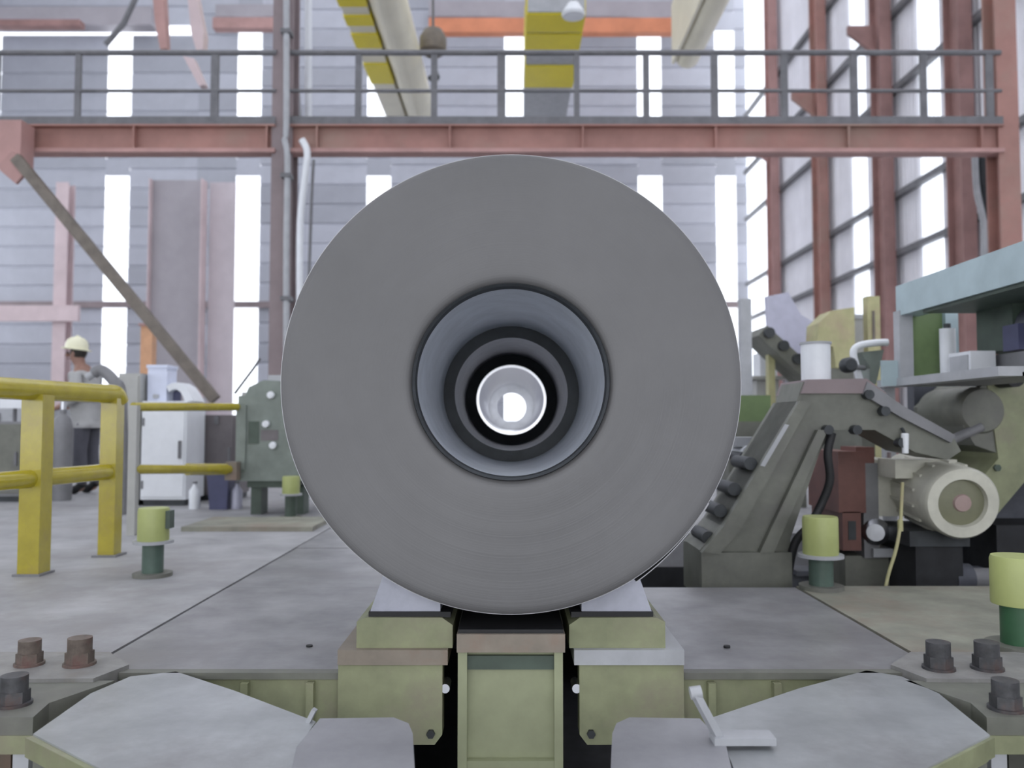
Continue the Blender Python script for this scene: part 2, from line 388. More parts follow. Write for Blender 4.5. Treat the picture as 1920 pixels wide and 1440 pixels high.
# ---- right wall: vertically ribbed sheets with a few daylight sheets
wall_right = struct(bpy.data.objects.new('wall_right', None)); col.objects.link(wall_right); wall_right.location = (XR, 0, 0)
tag(wall_right, 'pale ribbed side wall with red-brown columns')
SW = 1.0; n = int((YB - YF) / SW)
vs_, fs = [], []
prof = []
for r in range(5):
    y = r * SW / 5; prof += [(0, y), (0, y + 0.11), (-0.05, y + 0.135), (-0.05, y + 0.175)]
prof.append((0, SW))
for z in (0, ZR): vs_ += [(x, y, z) for x, y in prof]
np_ = len(prof)
for k in range(np_ - 1): fs.append((k, k + 1, k + 1 + np_, k + np_))
me_s = bpy.data.meshes.new('ribbed_sheet'); me_s.from_pydata(vs_, [], fs); me_s.materials.append(M_cladr); me_s.update()
me_p = bpy.data.meshes.new('daylight_sheet'); me_p.from_pydata(vs_, [], fs); me_p.materials.append(M_pane); me_t = bpy.data.meshes.new('translucent_sheet'); me_t.from_pydata(vs_, [], fs); me_t.materials.append(M_milk); me_t.update(); me_p.update()
for i in range(n):
    y = YF + i * SW; day = (i in (n - 1, n - 2, n - 3)) or abs(y - 23.0) < 0.1 or abs(y - 19.0) < 0.1 or abs(y - 14) < 0.1 or y in (4, 9, -1, -6)
    o = bpy.data.objects.new('daylight_sheet' if day else 'ribbed_sheet', (me_p if i >= n - 3 or y < 10 else me_t) if day else me_s); col.objects.link(o); o.parent = wall_right; o.location = (0, y, 0)
for dz in (4.35, 5.85, 8.6, 10.6, 13.0):
    z = ZC + dz; box('wall_girt', XR - 0.22, XR - 0.06, YF, YB - 0.3, z - 0.07, z + 0.07, M_rail, wall_right)

# ---- left wall, front wall (out of frame) and roof with added skylight strips
wall_left = struct(box('wall_left', XL - 0.1, XL, YF, YB, 0, 4.0, M_clad)); tag(wall_left, 'blue-grey clad left wall below an added window band')
struct(box('wall_left_upper', XL - 0.1, XL, YF, YB, 12.0, ZR, M_clad))
wn_i += 1; w = struct(box('window_%d' % wn_i, XL - 0.06, XL - 0.04, YF, YB, 4.0, 12.0, M_pane)); w['label'] = 'unseen long window band added to the left wall for daylight'  # unseen band, added to let side daylight in
wall_front = struct(box('wall_front', XL, XR, YF - 0.1, YF, 9.0, ZR, M_clad)); tag(wall_front, 'cladding above the open end of the hall')
ceiling = struct(bpy.data.objects.new('ceiling', None)); col.objects.link(ceiling); ceiling.location = (0, 0, ZR); tag(ceiling, 'unseen sheet roof with long skylight strips added for daylight')
x = XL; i = 0
while x < XR - 0.01:
    w_ = 2.5 if i % 2 else 2.5
    box('added_skylight' if i % 2 else 'roof_sheet', x, min(x + w_, XR), YF, YB, ZR, ZR + 0.04, M_pane if i % 2 else M_ceil, ceiling)  # every other strip is an unseen skylight added for daylight
    x += w_; i += 1

# ================================================================ BUILDING FRAME
def h_column(name, x, y, z0, z1, w, d, mf, mw, label, group=None, rot=False, bracket=None):
    """H column: two flanges across x (rot: across y) and a web"""
    t = thing(name, label, 'column', (x, y, z0), group); tf = 0.035
    if not rot:
        box('flange', x - w / 2, x - w / 2 + tf, y - d / 2, y + d / 2, z0, z1, mf, t)
        box('flange', x + w / 2 - tf, x + w / 2, y - d / 2, y + d / 2, z0, z1, mf, t)
        box('web', x - w / 2 + tf, x + w / 2 - tf, y - 0.02, y + 0.02, z0, z1, mw, t)
    else:
        box('flange', x - w / 2, x + w / 2, y - d / 2, y - d / 2 + tf, z0, z1, mf, t)
        box('flange', x - w / 2, x + w / 2, y + d / 2 - tf, y + d / 2, z0, z1, mf, t)
        box('web', x - 0.02, x + 0.02, y - d / 2 + tf, y + d / 2 - tf, z0, z1, mw, t)
    box('base_plate', x - w / 2 - 0.08, x + w / 2 + 0.08, y - d / 2 - 0.08, y + d / 2 + 0.08, z0, z0 + 0.03, mw, t)
    if bracket:
        for bz in bracket:
            bm = bmesh.new(); s = -1
            v = [bm.verts.new(c) for c in ((x - w / 2, y - 0.06, bz), (x - w / 2 - 0.7, y - 0.06, bz), (x - w / 2 - 0.7, y - 0.06, bz - 0.2), (x - w / 2, y - 0.06, bz - 0.75),
                                          (x - w / 2, y + 0.06, bz), (x - w / 2 - 0.7, y + 0.06, bz), (x - w / 2 - 0.7, y + 0.06, bz - 0.2), (x - w / 2, y + 0.06, bz - 0.75))]
            for f in ((0, 1, 2, 3), (4, 7, 6, 5), (0, 4, 5, 1), (1, 5, 6, 2), (2, 6, 7, 3), (3, 7, 4, 0)): bm.faces.new([v[q] for q in f])
            finish('bracket', bm, mf, t)
    return t
YG = 11.8
h_column('steel_column', X(524, YG), YG + 0.1, 0, ZR, 0.30, 0.34, M_mauve, M_mauve, 'mauve-grey steel column just left of the coil, carrying the walkway', rot=True)
h_column('steel_column', X(1902, YG), YG + 0.1, 0, ZR, 0.30, 0.34, M_rust, M_rust, 'red-brown steel column at the right edge, carrying the walkway end', rot=True)
XC = XR - 0.38
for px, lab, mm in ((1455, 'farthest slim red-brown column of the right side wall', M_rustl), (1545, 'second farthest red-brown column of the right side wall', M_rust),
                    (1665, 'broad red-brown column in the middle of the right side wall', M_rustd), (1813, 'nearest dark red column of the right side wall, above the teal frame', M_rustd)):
    y = XC * FPX / (px - 960.0)
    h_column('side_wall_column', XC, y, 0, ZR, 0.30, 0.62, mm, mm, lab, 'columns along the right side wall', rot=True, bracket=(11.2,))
# columns in front of the back wall, haze put into their pale pink
yy = 27.0
h_column('crane_column', (X(280, yy) + X(372, yy)) / 2, yy, 0, Z(338, yy), X(376, yy) - X(276, yy), 0.5, M_pink, M_webg, 'wide haze-pale pink column with a grey web behind the diagonal brace', 'haze-pale columns by the back wall')
box('side_sheet', X(378, yy), X(428, yy), yy + .35, yy + .41, 0, Z(336, yy), M_pinks); tag(bpy.data.objects['side_sheet'], 'pale pinkish sheet panel right of the wide haze-pale column', 'panel')
yy = 32.0
h_column('crane_column', X(112, yy), yy, 0, Z(345, yy), 0.5, 0.5, M_pink, M_pink, 'slim haze-pale pink column at far left behind the yellow railing', 'haze-pale columns by the back wall', rot=True)
box('tie_beam', X(-60, 31.9), X(150, 31.9), 31.55, 31.72, Z(604, 31.9), Z(575, 31.9), M_pink); tag(bpy.data.objects['tie_beam'], 'haze-pale pink horizontal tie beam low at far left', 'beam')

# ---- walkway gantry across the hall
def gantry(px0, px1, posts, label, ext=0):
    x0, x1 = X(px0, YG), X(px1, YG); zt, zb = Z(238, YG), Z(290, YG)
    t = thing('walkway_gantry', label, 'walkway', ((x0 + x1) / 2, YG, zb), 'overhead walkway spans')
    box('web', x0, x1, YG - 0.01, YG + 0.01, zb + 0.02, zt - 0.02, M_rust, t)
    box('bottom_flange', x0, x1, YG - 0.12, YG + 0.12, zb, zb + 0.06, M_rustl, t)  # paler red puts the lit lower edge into the colour
    box('top_flange', x0, x1, YG - 0.12, YG + 0.12, zt - 0.025, zt, M_rust, t)
    for k in range(int((x1 - x0) / 1.9) + 1):
        xs = x0 + 0.4 + k * 1.9
        if xs < x1: box('stiffener', xs - 0.012, xs + 0.012, YG - 0.11, YG - 0.01, zb + 0.03, zt - 0.025, M_rust, t)
    box('deck_grating', x0, x1, YG - 0.1, YG + 0.95, zt, zt + 0.03, M_rail, t)
    box('rear_beam', x0, x1, YG + 0.85, YG + 0.95, zt - 0.1, zt, M_rust, t)
    box('toe_board', x0, x1, YG - 0.1, YG - 0.09, zt + 0.03, zt + 0.12, M_rail, t)
    zh, zm = Z(103, YG), Z(174, YG)
    for nm, z, r in (('handrail', zh, 0.04), ('mid_rail', zm, 0.026)):
        tube(nm, [(x0, YG - 0.07, z), (x1, YG - 0.07, z)], r, M_rail, t, seg=10)
    for px, r in posts:
        x = X(px, YG); box('rail_post', x - r, x + r, YG - 0.09, YG - 0.04, zt, zh, M_rail, t)
    return t
gantry(-60, 512, [(-20, .04), (135, .04), (395, .055)], 'short left span of the red-brown overhead walkway, left of the mauve column')
gantry(538, 1890, [(668, .045), (812, .045), (940, .06), (1083, .04), (1215, .045), (1345, .05), (1478, .045), (1610, .05), (1742, .045), (1868, .05)], 'long right span of the red-brown overhead walkway above the coil')
t = box('cross_beam', X(-8, YG - .3), X(36, YG - .3), YG - 0.45, YG - 0.13, Z(312, YG - .3), Z(232, YG - .3), M_rustl); tag(t, 'pale red cross beam end where the diagonal brace starts', 'beam')
t = thing('diagonal_brace', 'olive-brown diagonal brace running down from the left cross beam', 'brace', P(400, 745, YG - .5))
bar('brace_bar', P(30, 296, YG - .5), P(404, 750, YG - .7), 0.1, 0.14, M_olivebar, t)
bar('gusset', P(10, 300, YG - .5), P(45, 330, YG - .5), 0.06, 0.3, M_rustl, t)
# service pipes on the mauve column
for a, b, nm, lab, r in ((537, 537, 'conduit_pipe', 'pale service pipe clipped to the right face of the mauve column', .045),):
    t = thing(nm, lab, 'pipe', P(a, 760, YG - .2)); tube('pipe_run', smooth_path([P(a, 720, YG - .2), P(a, 480, YG - .2), P(a + 2, 300, YG - .2), P(a - 3, 262, YG - .2), P(a, 230, YG - .2), P(a, -30, YG - .2)], 4), r, M_palegrey, t)
    for py in (60, 330, 560): q = P(a, py, YG - .2); box('pipe_clip', q.x - .07, q.x + .07, q.y - .06, q.y + .12, q.z - .03, q.z + .03, M_rail, t)
t = thing('conduit_pipe', 'white conduit hanging below the walkway beside the coil', 'pipe', P(573, 620, YG - .2))
tube('pipe_run', smooth_path([P(562, 600, YG - .2), P(562, 470, YG - .2), P(564, 400, YG - .2), P(572, 330, YG - .2), P(576, 285, YG - .2), P(566, 262, YG - .2)], 5), 0.05, M_white, t)
tube('cable', smooth_path([P(578, 560, YG - .3), P(584, 380, YG - .3), P(588, 300, YG - .3)], 5), 0.022, M_rail, t)
t = thing('conduit_pipe', 'upright white conduit above the walkway near the yellow-striped crane beam', 'pipe', P(578, 235, YG + .6))
tube('pipe_run', [P(578, 240, YG + .6), P(578, -30, YG + .6)], 0.055, M_white, t)
tube('cable', smooth_path([P(545, 120, YG + .55), P(556, 160, YG + .55), P(563, 235, YG + .55)], 5), 0.04, M_palegrey, t)

# ---- overhead crane girders running into the depth
def crane_girder(px_l, px_m, px_r, ytop, ybot, h, stripes, label, cream):
    """box girder whose underside runs from image row ytop to ybot; striped strip px_l..px_m and cream duct px_m..px_r at row ytop"""
    def Yat(py): return F(960, py, h).y
    y0, y1 = Yat(ytop), Yat(ybot)
    xa, xb, xc = X(px_l, y0), X(px_m, y0), X(px_r, y0)
    t = thing('crane_girder', label, 'crane girder', ((xa + xc) / 2, (y0 + y1) / 2, h), 'overhead crane girders')
    box('box_girder', xa, xb, y0, y1, h, h + 1.3, M_creamg if cream else M_palegrey, t)
    for a, b in stripes:
        box('yellow_stripe', xa - 0.02, xb + 0.02, Yat(a), Yat(b), h - 0.03, h + 1.32, M_craney, t)
    if px_r > px_m: 
        r = (xc - xb) / 2
        tube('cable_duct', [(xb + r, y0, h + r * 0.6), (xb + r, y1, h + r * 0.6)], r * 0.98, M_creamg, t, seg=20)
    return t
HG = 8.6
crane_girder(600, 655, 738, -60, 240, HG, [(-40, -25), (-12, 10), (28, 46), (62, 88), (118, 155)], 'overhead crane girder with short yellow stripes and a cream duct, left of centre', True)
crane_girder(990, 1100, 1100, 22, 240, HG, [(24, 58), (62, 92), (122, 162)], 'overhead crane girder with broad yellow bands, above the coil', False)
crane_girder(1345, 1352, 1412, -50, 120, HG, [], 'cream overhead duct girder high at the right of the walkway', True)
def beam(name, px0, px1, py0, py1, Y, m, label, cat='beam', d=0.4):
    return tag(box(name, X(px0, Y), X(px1, Y), Y, Y + d, Z(py1, Y), Z(py0, Y), m), label, cat)
beam('crane_runway_beam', 800, 1320, 33, 60, 30.5, M_orange, 'bright orange crane runway beam high behind the yellow bands')
beam('crane_runway_beam', 385, 512, 32, 52, 30.5, M_rustl, 'short haze-pale red crane runway beam left of the mauve column')
beam('runway_girder', -60, 268, 12, 46, 34.2, M_webg, 'deep grey runway girder above the clerestory at far left', 'girder', .7)
beam('runway_girder', 390, 512, 8, 30, 34.2, M_webg, 'short grey runway girder left of the mauve column', 'girder', .7)
beam('runway_girder', 800, 1330, 2, 30, 34.2, M_webg, 'long grey runway girder above the orange crane beam', 'girder', .7)
beam('crane_runway_beam', -60, 130, 36, 47, 30.5, M_rustd, 'thin dark red beam above the clerestory at far left')
# hanging pieces of the crane around the walkway
def hoist(px, py0, py1, Y, label, m):
    t = thing('chain_hoist', label, 'hoist', P(px, py1, Y))
    tube('hoist_chain', [P(px, -30, Y), P(px, py0, Y)], 0.03, M_rail, t)
    c = P(px, py0, Y); lathe('hoist_body', [(0, -.3), (.16, -.3), (.30, -.2), (.30, .1), (.2, .28), (0, .3)], c, (0, 0, 1), m, t, seg=24, closed=False)
    tube('hook', smooth_path([P(px, py0 + 10, Y), P(px + 4, py1 - 15, Y), P(px + 8, py1 - 5, Y), P(px, py1, Y), P(px - 7, py1 - 6, Y)], 4), 0.06, M_dark, t)
hoist(812, 80, 150, 18.0, 'brown chain hoist with a dark hook left of the yellow bands', M_olivebar)
t = thing('crane_lamp', 'round white lamp hanging in front of the yellow crane bands', 'lamp', P(1075, 30, 15))
lathe('lamp_housing', [(0, .22), (.10, .2), (.22, 0), (.2, -.05), (0, -.05)], P(1075, 26, 15), (0, 0, 1), M_white, t, seg=24, closed=False)
tube('lamp_cord', [P(1075, 8, 15), P(1075, -40, 15)], 0.02, M_rail, t)
t = thing('cable_trolley', 'pale pink hanging cable trolley left of the mauve column', 'trolley', P(375, 160, 16))
prism_y('trolley_plate', [(P(a, b, 16).x, P(a, b, 16).z) for a, b in ((350, -20), (366, -20), (382, 60), (380, 92), (368, 95), (358, 60))], 16, 16.25, M_pink, t)
prism_y('trolley_arm', [(P(a, b, 16).x, P(a, b, 16).z) for a, b in ((342, 104), (362, 108), (384, 158), (372, 160))], 16.02, 16.2, M_pink, t)
prism_y('trolley_plate', [(P(a, b, 16).x, P(a, b, 16).z) for a, b in ((285, -20), (306, -20), (312, 90), (300, 92), (290, 40))], 16, 16.2, M_rustl, t)
t = thing('roof_stay', 'thin dark slanted stay crossing the clerestory at upper left', 'stay', P(200, 82, 26)); tube('stay_rod', [P(198, 84, 26), P(232, 44, 26), P(262, -20, 26)], 0.09, M_rail, t)
# pipe at right end below the walkway
t = thing('drain_pipe', 'dark drain pipe with an elbow below the right end of the walkway', 'pipe', (P(1852, 480, 13).x, 13, 0))
tube('pipe_run', smooth_path([P(1850, 275, 13), P(1848, 330, 13), P(1862, 400, 13), P(1870, 470, 13), P(1870, 560, 13), (P(1870, 470, 13).x, 13, 0.5), (P(1870, 470, 13).x, 13, 0.0)], 5), 0.11, M_dark, t)
tube('pipe_run', smooth_path([P(1828, 290, 13), P(1832, 360, 13), P(1846, 430, 13), P(1846, 540, 13), (P(1846, 470, 13).x, 13, 0.5), (P(1846, 470, 13).x, 13, 0.0)], 5), 0.05, M_palegrey, t)

# ================================================================ STEEL COIL AND ITS SUPPORT
YC0, YC1 = 2.70, 3.80
CC = P(958, 715, YC0); RC = 434.5 / FPX * YC0; RB = 186 / FPX * YC0
coil = thing('steel_coil', 'large grey rolled steel coil, its flat end facing the viewer', 'steel coil', CC)
ax = Vector((0, 1, 0)); cz = CC.copy()
W = YC1 - YC0
prof = [(RB, 0.018), (RB + .012, 0.004), (RB + .03, 0.0)]
rr = RB + .03; k = 0
while rr < RC - 0.05:       # slightly uneven wraps on the face
    rr += 0.02; k += 1; prof.append((rr, random.uniform(-0.0012, 0.0012)))
prof += [(RC - .03, 0.0), (RC - .012, 0.002), (RC - .003, 0.008), (RC - 0.003, W - .01), (RC - .012, W), (RB + .02, W), (RB, W - .01)]
lathe('wound_strip', prof, cz, ax, M_coil, coil, seg=160)
lathe('outer_wrap', [(RC - .0035, 0.012), (RC, 0.012), (RC, W - 0.012), (RC - .0035, W - .012)], cz, ax, M_coilout, coil, seg=160)
lathe('bore_lip', [(RB + .002, 0.012), (RB - .002, -0.004), (RB - .010, 0.004), (RB - .012, 0.05), (RB + .002, 0.05)], cz, ax, M_dark, coil, seg=120)
lathe('bore_sleeve', [(RB - .0005, 0.05), (RB - .012, 0.05), (RB - .012, W), (RB - .0005, W)], cz, ax, M_bore, coil, seg=120)
# tail end of the strip lifting off the coil near the lower right
bm = bmesh.new(); rows = []
for i in range(13):
    a = math.radians(-58 + i * 2.2); r = RC + 0.001 + 0.010 * ((12 - i) / 12) ** 2
    rows.append([bm.verts.new((cz.x + rad * math.cos(a), y, cz.z + rad * math.sin(a))) for rad, y in ((r, YC0 + .015), (r + .003, YC0 + .015), (r + .003, YC1 - .015), (r, YC1 - .015))])
for A, B in zip(rows, rows[1:]):
    for i in range(4): bm.faces.new((A[i], A[(i + 1) % 4], B[(i + 1) % 4], B[i]))
bm.faces.new(rows[0]); bm.faces.new(rows[-1])
finish('strip_tail', bm, M_coilout, coil, smooth=True)

# mandrel standing behind the coil, seen through the bore
mz = Vector((cz.x, 0, cz.z))
man = thing('mandrel', 'bright hollow mandrel seen through the bore of the coil', 'mandrel', (cz.x, 4.6, 0))
R1 = 106 / FPX * 3.84
lathe('dark_flange', [(R1, 3.84), (RB + .03, 3.84), (RB + .03, 3.90), (R1, 3.90)], mz, ax, M_dark, man, seg=96)
lathe('guide_tube', [(R1, 3.842), (R1 + .02, 3.842), (R1 + .02, 4.75), (R1 - .004, 4.75)], mz, ax, M_tubein, man, seg=96)
lathe('inner_ring', [(R1 - .003, 4.70), (.20, 4.74), (.20, 4.80), (R1 - .003, 4.80)], mz, ax, M_dark, man, seg=96)
lathe('mandrel_tube', [(.185, 4.76), (.2, 4.76), (.2, 6.9), (.185, 6.9)], mz, ax, M_mirror, man, seg=96)
lathe('end_ring', [(.12, 6.9), (.24, 6.9), (.24, 6.96), (.12, 6.96)], mz, ax, M_brush, man, seg=64)
box('pedestal', cz.x - .2, cz.x + .2, 4.2, 4.7, 0.0, cz.z - R1 - .02, M_darkgreen, man, bevel=.02)
box('pedestal', cz.x - .2, cz.x + .2, 6.0, 6.6, 0.0, cz.z - .2, M_darkgreen, man, bevel=.02)

# coil car: lifting ram in the middle of the slot
YR = 2.72
car = thing('coil_car_ram', 'pale green lifting ram of the coil car, standing in the slot under the coil', 'coil car', (CC.x, YR + .3, -1.15))
x0, x1 = X(858, YR), X(1058, YR)
box('ram_column', X(866, YR), X(1050, YR), YR + .03, YR + .7, -1.15, Z(1222, YR), M_green2, car)
box('top_block', x0, x1, YR - .01, YR + .72, Z(1222, YR), Z(1188, YR), M_tanrust, car, bevel=.008)
box('ram_shade_sheet', x0 + .004, x1 - .004, YR + .004, YR + .71, Z(1188, YR), Z(1188, YR) + .012, M_black, car)  # black sheet paints the shade between coil and ram
box('top_recess', X(876, YR), X(1038, YR), YR + .015, YR + .031, Z(1258, YR), Z(1232, YR), M_darkgreen, car)
box('side_flange', X(860, YR), X(877, YR), YR - .005, YR + .5, -1.14, Z(1222, YR), M_green2, car, bevel=.004)
box('side_flange', X(1038, YR), X(1054, YR), YR - .005, YR + .5, -1.14, Z(1222, YR), M_green2, car, bevel=.004)
box('cross_rib', X(877, YR), X(1038, YR), YR + .005, YR + .035, Z(1445, YR), Z(1428, YR), M_green2, car)
# coil saddles either side of the slot
def saddle(s, label):
    Y = 2.78
    def q(px): return X(958 + s * (px - 958), Y)
    t = thing('coil_saddle', label, 'coil saddle', (q(745), Y + .5, Z(1392, Y)), 'saddle blocks under the coil')
    ym = Y + .95
    a = [(q(672), Z(1215, Y)), (q(672), Z(1166, Y)), (q(688), Z(1158, Y)), (q(830), Z(1158, Y)), (q(850), Z(1172, Y)), (q(850), Z(1215, Y))]
    prism_y('upper_block', a, Y, ym, M_green, t, bevel=.006)
    box('ledge_plate', q(640), q(842), Y - .025, ym, Z(1243, Y), Z(1215, Y), M_tanrust if s > 0 else M_palegrey, t, bevel=.006)
    fp = [(q(640), Z(1243, Y)), (q(832), Z(1243, Y)), (q(832), Z(1375, Y)), (q(818), Z(1394, Y)), (q(760), Z(1394, Y)), (q(640), Z(1360, Y))]
    prism_y('front_plate', fp, Y - .012, Y + .06, M_green, t, bevel=.005)
    c = P(958 + s * (808 - 958), 1375, Y - .012); cyl('bolt_head', (c.x, c.y + .01, c.z), (c.x, c.y - .014, c.z), .014, M_dark, t, seg=6)
    c = P(958 + s * (836 - 958), 1286, Y + .02); cyl('guide_roller', (c.x, c.y + .05, c.z), (c.x, c.y - .03, c.z), .015, M_brush, t, seg=14)
    # sloping pad tangent to the coil
    xt = 0.36; dz = math.sqrt(RC ** 2 - xt ** 2); zt = CC.z - dz; sl = xt / dz
    def pz(xx): return zt + (xx - xt) * sl - 0.002
    zb = Z(1158, Y)
    lo = min(0.46, 0.46)
    box('pad_shade_strip', CC.x - s * .20, CC.x - s * .472, Y + .012, ym, zb - .002, zb + .016, M_black, t)  # black strip paints the shaded gap below the pad
    pts = [(0.235, zb + .016), (0.235, pz(.235)), (0.40, pz(.40)), (0.425, pz(.40)), (0.468, zb + .016)]
    prism_y('saddle_pad', [(CC.x - s * x, z) for x, z in pts], Y + .02, ym, M_pad, t, bevel=.004)
    return t
saddle(1, 'green saddle block under the left underside of the coil'); saddle(-1, 'green saddle block under the right underside of the coil')
# green bed beams carrying the floor plates, facing the viewer
def bed(s, label):
    Y = 2.80
    def q(px): return X(958 + s * (px - 958), Y)
    t = thing('bed_beam', label, 'bed beam', (q(440), Y, -1.15), 'bed beams of the coil track')
    box('face_plate', q(232), q(642), Y, Y + .04, Z(1400, Y), -0.004, M_green, t, bevel=.003)
    box('top_lip', q(236), q(640), Y - .012, Y + .03, -0.022, 0.0, M_greend, t)
    for px in (345, 470, 590):
        box('stiffener', q(px) - .012, q(px) + .012, Y - .03, Y, Z(1400, Y), -0.03, M_green, t)
    box('leg', q(300), q(340), Y + .04, Y + .2, -1.15, Z(1400, Y), M_darkgreen, t); box('leg', q(560), q(600), Y + .04, Y + .2, -1.15, Z(1400, Y), M_darkgreen, t)
bed(1, 'olive green bed beam left of the lifting ram'); bed(-1, 'olive green bed beam right of the lifting ram')

# ---- foreground plates, bolted flanges and their frames
def fplate(pts, z1, th, m, name, label, rim=True):
    c = [F(a, b, z1) for a, b in pts]
    ctr = sum(c, Vector()) / len(c)
    t = thing(name, label, 'floor plate', (ctr.x, ctr.y, z1 - th), 'foreground cover plates')
    prism_z('plate_top', c, z1 - 0.014, z1, m, t, bevel=.003)
    ins = [ctr + (p - ctr) * 0.985 for p in c]
    prism_z('plate_frame', ins, z1 - th, z1 - 0.014, M_green, t)
    return t
fl = fplate([(62, 1376), (170, 1300), (245, 1268), (330, 1259), (440, 1295), (592, 1353), (560, 1400), (520, 1560), (420, 1560), (190, 1442)], 0.0, .07, M_light, 'cover_plate', 'broad pale worn cover plate at lower left')
fr = fplate([(1856, 1378), (1760, 1300), (1690, 1268), (1625, 1257), (1500, 1290), (1330, 1347), (1360, 1400), (1420, 1560), (1500, 1560), (1732, 1442)], 0.0, .07, M_light, 'cover_plate', 'broad pale worn cover plate at lower right')
fplate([(520, 1560), (556, 1400), (600, 1347), (738, 1345), (766, 1356), (774, 1375), (784, 1560)], 0.012, .05, M_lilac, 'cover_plate', 'small lilac-grey cover plate beside the left slot edge')
fplate([(1400, 1560), (1362, 1400), (1312, 1347), (1180, 1345), (1156, 1356), (1148, 1375), (1140, 1560)], 0.012, .05, M_lilac, 'cover_plate', 'small lilac-grey cover plate beside the right slot edge')
# legs under the plates
for o, xs, n_ in ((fl, (-1.05, -.62), 0), (fr, (1.05, .62), 0)):
    for x in xs: box('leg', x - .03, x + .03, 2.2, 2.26, -1.15, -.06, M_darkgreen, o)
for o in [o for o in bpy.data.objects if o.name.startswith('cover_plate') and o not in (fl, fr)]:
    x = o.location.x; y = o.location.y; box('leg', x - .03, x + .03, y, y + .06, -1.15, o.location.z, M_darkgreen, o)
t = thing('lifting_tab', 'small pale tab standing on the left plate joint', 'tab', F(585, 1352, 0)); bar('tab', F(578, 1354, 0.0), P(590, 1330, F(585, 1352, 0).y - .01), .02, .012, M_palegrey, t)
t = thing('locking_lever', 'pale locking lever leaning over the right plate joint', 'lever', F(1352, 1385, 0.012))
q0 = F(1350, 1388, .015); bar('lever_bar', q0, P(1303, 1300, q0.y - .02), .03, .018, M_palegrey, t, bevel=.004)
q = P(1303, 1300, q0.y - .02); cyl('lever_knob', (q.x - .012, q.y, q.z), (q.x + .016, q.y, q.z + .004), .016, M_palegrey, t, seg=14)
box('lever_foot', F(1350, 1388).x - .03, F(1440, 1388).x, q0.y - .03, q0.y + .03, .012, .03, M_palegrey, t, bevel=.003)

def flange(s, label, foot):
    def px(p): return p if s > 0 else 1912 - p
    c = F(px(70), 1262, 0)
    t = thing('anchor_flange', label, 'flange', (c.x, c.y, -.16), 'anchor flanges by the cover plates')
    pts = [F(px(-160), 1275, 0.012), F(px(175), 1272, 0.012), F(px(242), 1246, 0.012), F(px(205), 1222, .012), F(px(-160), 1222, .012)]
    prism_z('upper_flange', pts, -.16, .012, M_flange, t, bevel=.006)
    pts = [F(px(-160), 1345, 0.0), F(px(62), 1345, 0.0), F(px(92), 1318, 0.0), F(px(215), 1276, 0), F(px(-160), 1276, 0)]
    prism_z('lower_flange', pts, -.055, 0.0, M_greend, t, bevel=.005)
    f0 = F(px(60), 1345, 0)
    y = f0.y
    a, b = F(px(-160), 1345, 0).x, f0.x
    box('front_rail', min(a, b), max(a, b), y - .005, y + .05, -.10, -.05, M_green, t, bevel=.004)
    xx = X(px(56), y); box('frame_post', xx - .022, xx + .022, y + .0, y + .05, -1.15, -.10, M_palegrey, t)
    for q_ in (-90,): 
        xx = X(px(q_), y); box('frame_post', xx - .03, xx + .03, y, y + .05, -1.15, -.10, M_green, t)
    a, b = X(px(-160), y + .2), X(px(38), y + .2)
    box('inner_panel', min(a, b), max(a, b), y + .2, y + .22, -1.15, Z(1398, y + .2), M_tanrust if s > 0 else M_greend, t)
    # slanted edge channel along the front of the cover plate
    bar('edge_channel', F(px(58), 1398, -.03), F(px(288), 1516, -.03), .03, .05, M_green, t)
    bar('edge_strut', F(px(85), 1392, -.06) - Vector((0, 0, .03)), F(px(85), 1392, -.06) - Vector((0, 0, 1.05)), .05, .03, M_greend, t)
    return t
flange(1, 'tan and green anchor flange at the left edge, in front of the railing', 0); flange(-1, 'tan and green anchor flange at the right edge, before the lime-capped post', 0)
def anchor_bolt(px, py, z, w, m, label):
    b = F(px, py, z); r = w / FPX * b.y / 2
    t = thing('anchor_bolt', label, 'bolt', b, 'anchor bolts on the flanges')
    cyl('washer', b, b + Vector((0, 0, .008)), r * 1.25, m, t, seg=20)
    bm = bmesh.new(); bm_cyl(bm, b + Vector((0, 0, .008)), b + Vector((0, 0, r * 1.05)), r * 1.08, seg=6); finish('nut', bm, m, t, bevel=.003)
    cyl('threaded_end', b + Vector((0, 0, r * 1.05)), b + Vector((0, 0, r * 2.15)), r * .93, m, t, seg=20, bevel=.006)
anchor_bolt(55, 1246, .012, 42, M_boltr, 'rusty anchor bolt at the left edge, left one of the rear pair')
anchor_bolt(149, 1246, .012, 46, M_boltr, 'reddish anchor bolt at the left, right one of the rear pair')
anchor_bolt(26, 1321, 0, 50, M_bolt, 'dark anchor bolt at the left edge, nearest to the viewer')
anchor_bolt(1760, 1254, .012, 46, M_bolt, 'dark anchor bolt at the right, left one of the rear pair')
anchor_bolt(1851, 1254, .012, 46, M_bolt, 'dark anchor bolt at the right, right one of the rear pair')
anchor_bolt(1886, 1330, 0, 50, M_bolt, 'dark anchor bolt at the right edge, nearest to the viewer')

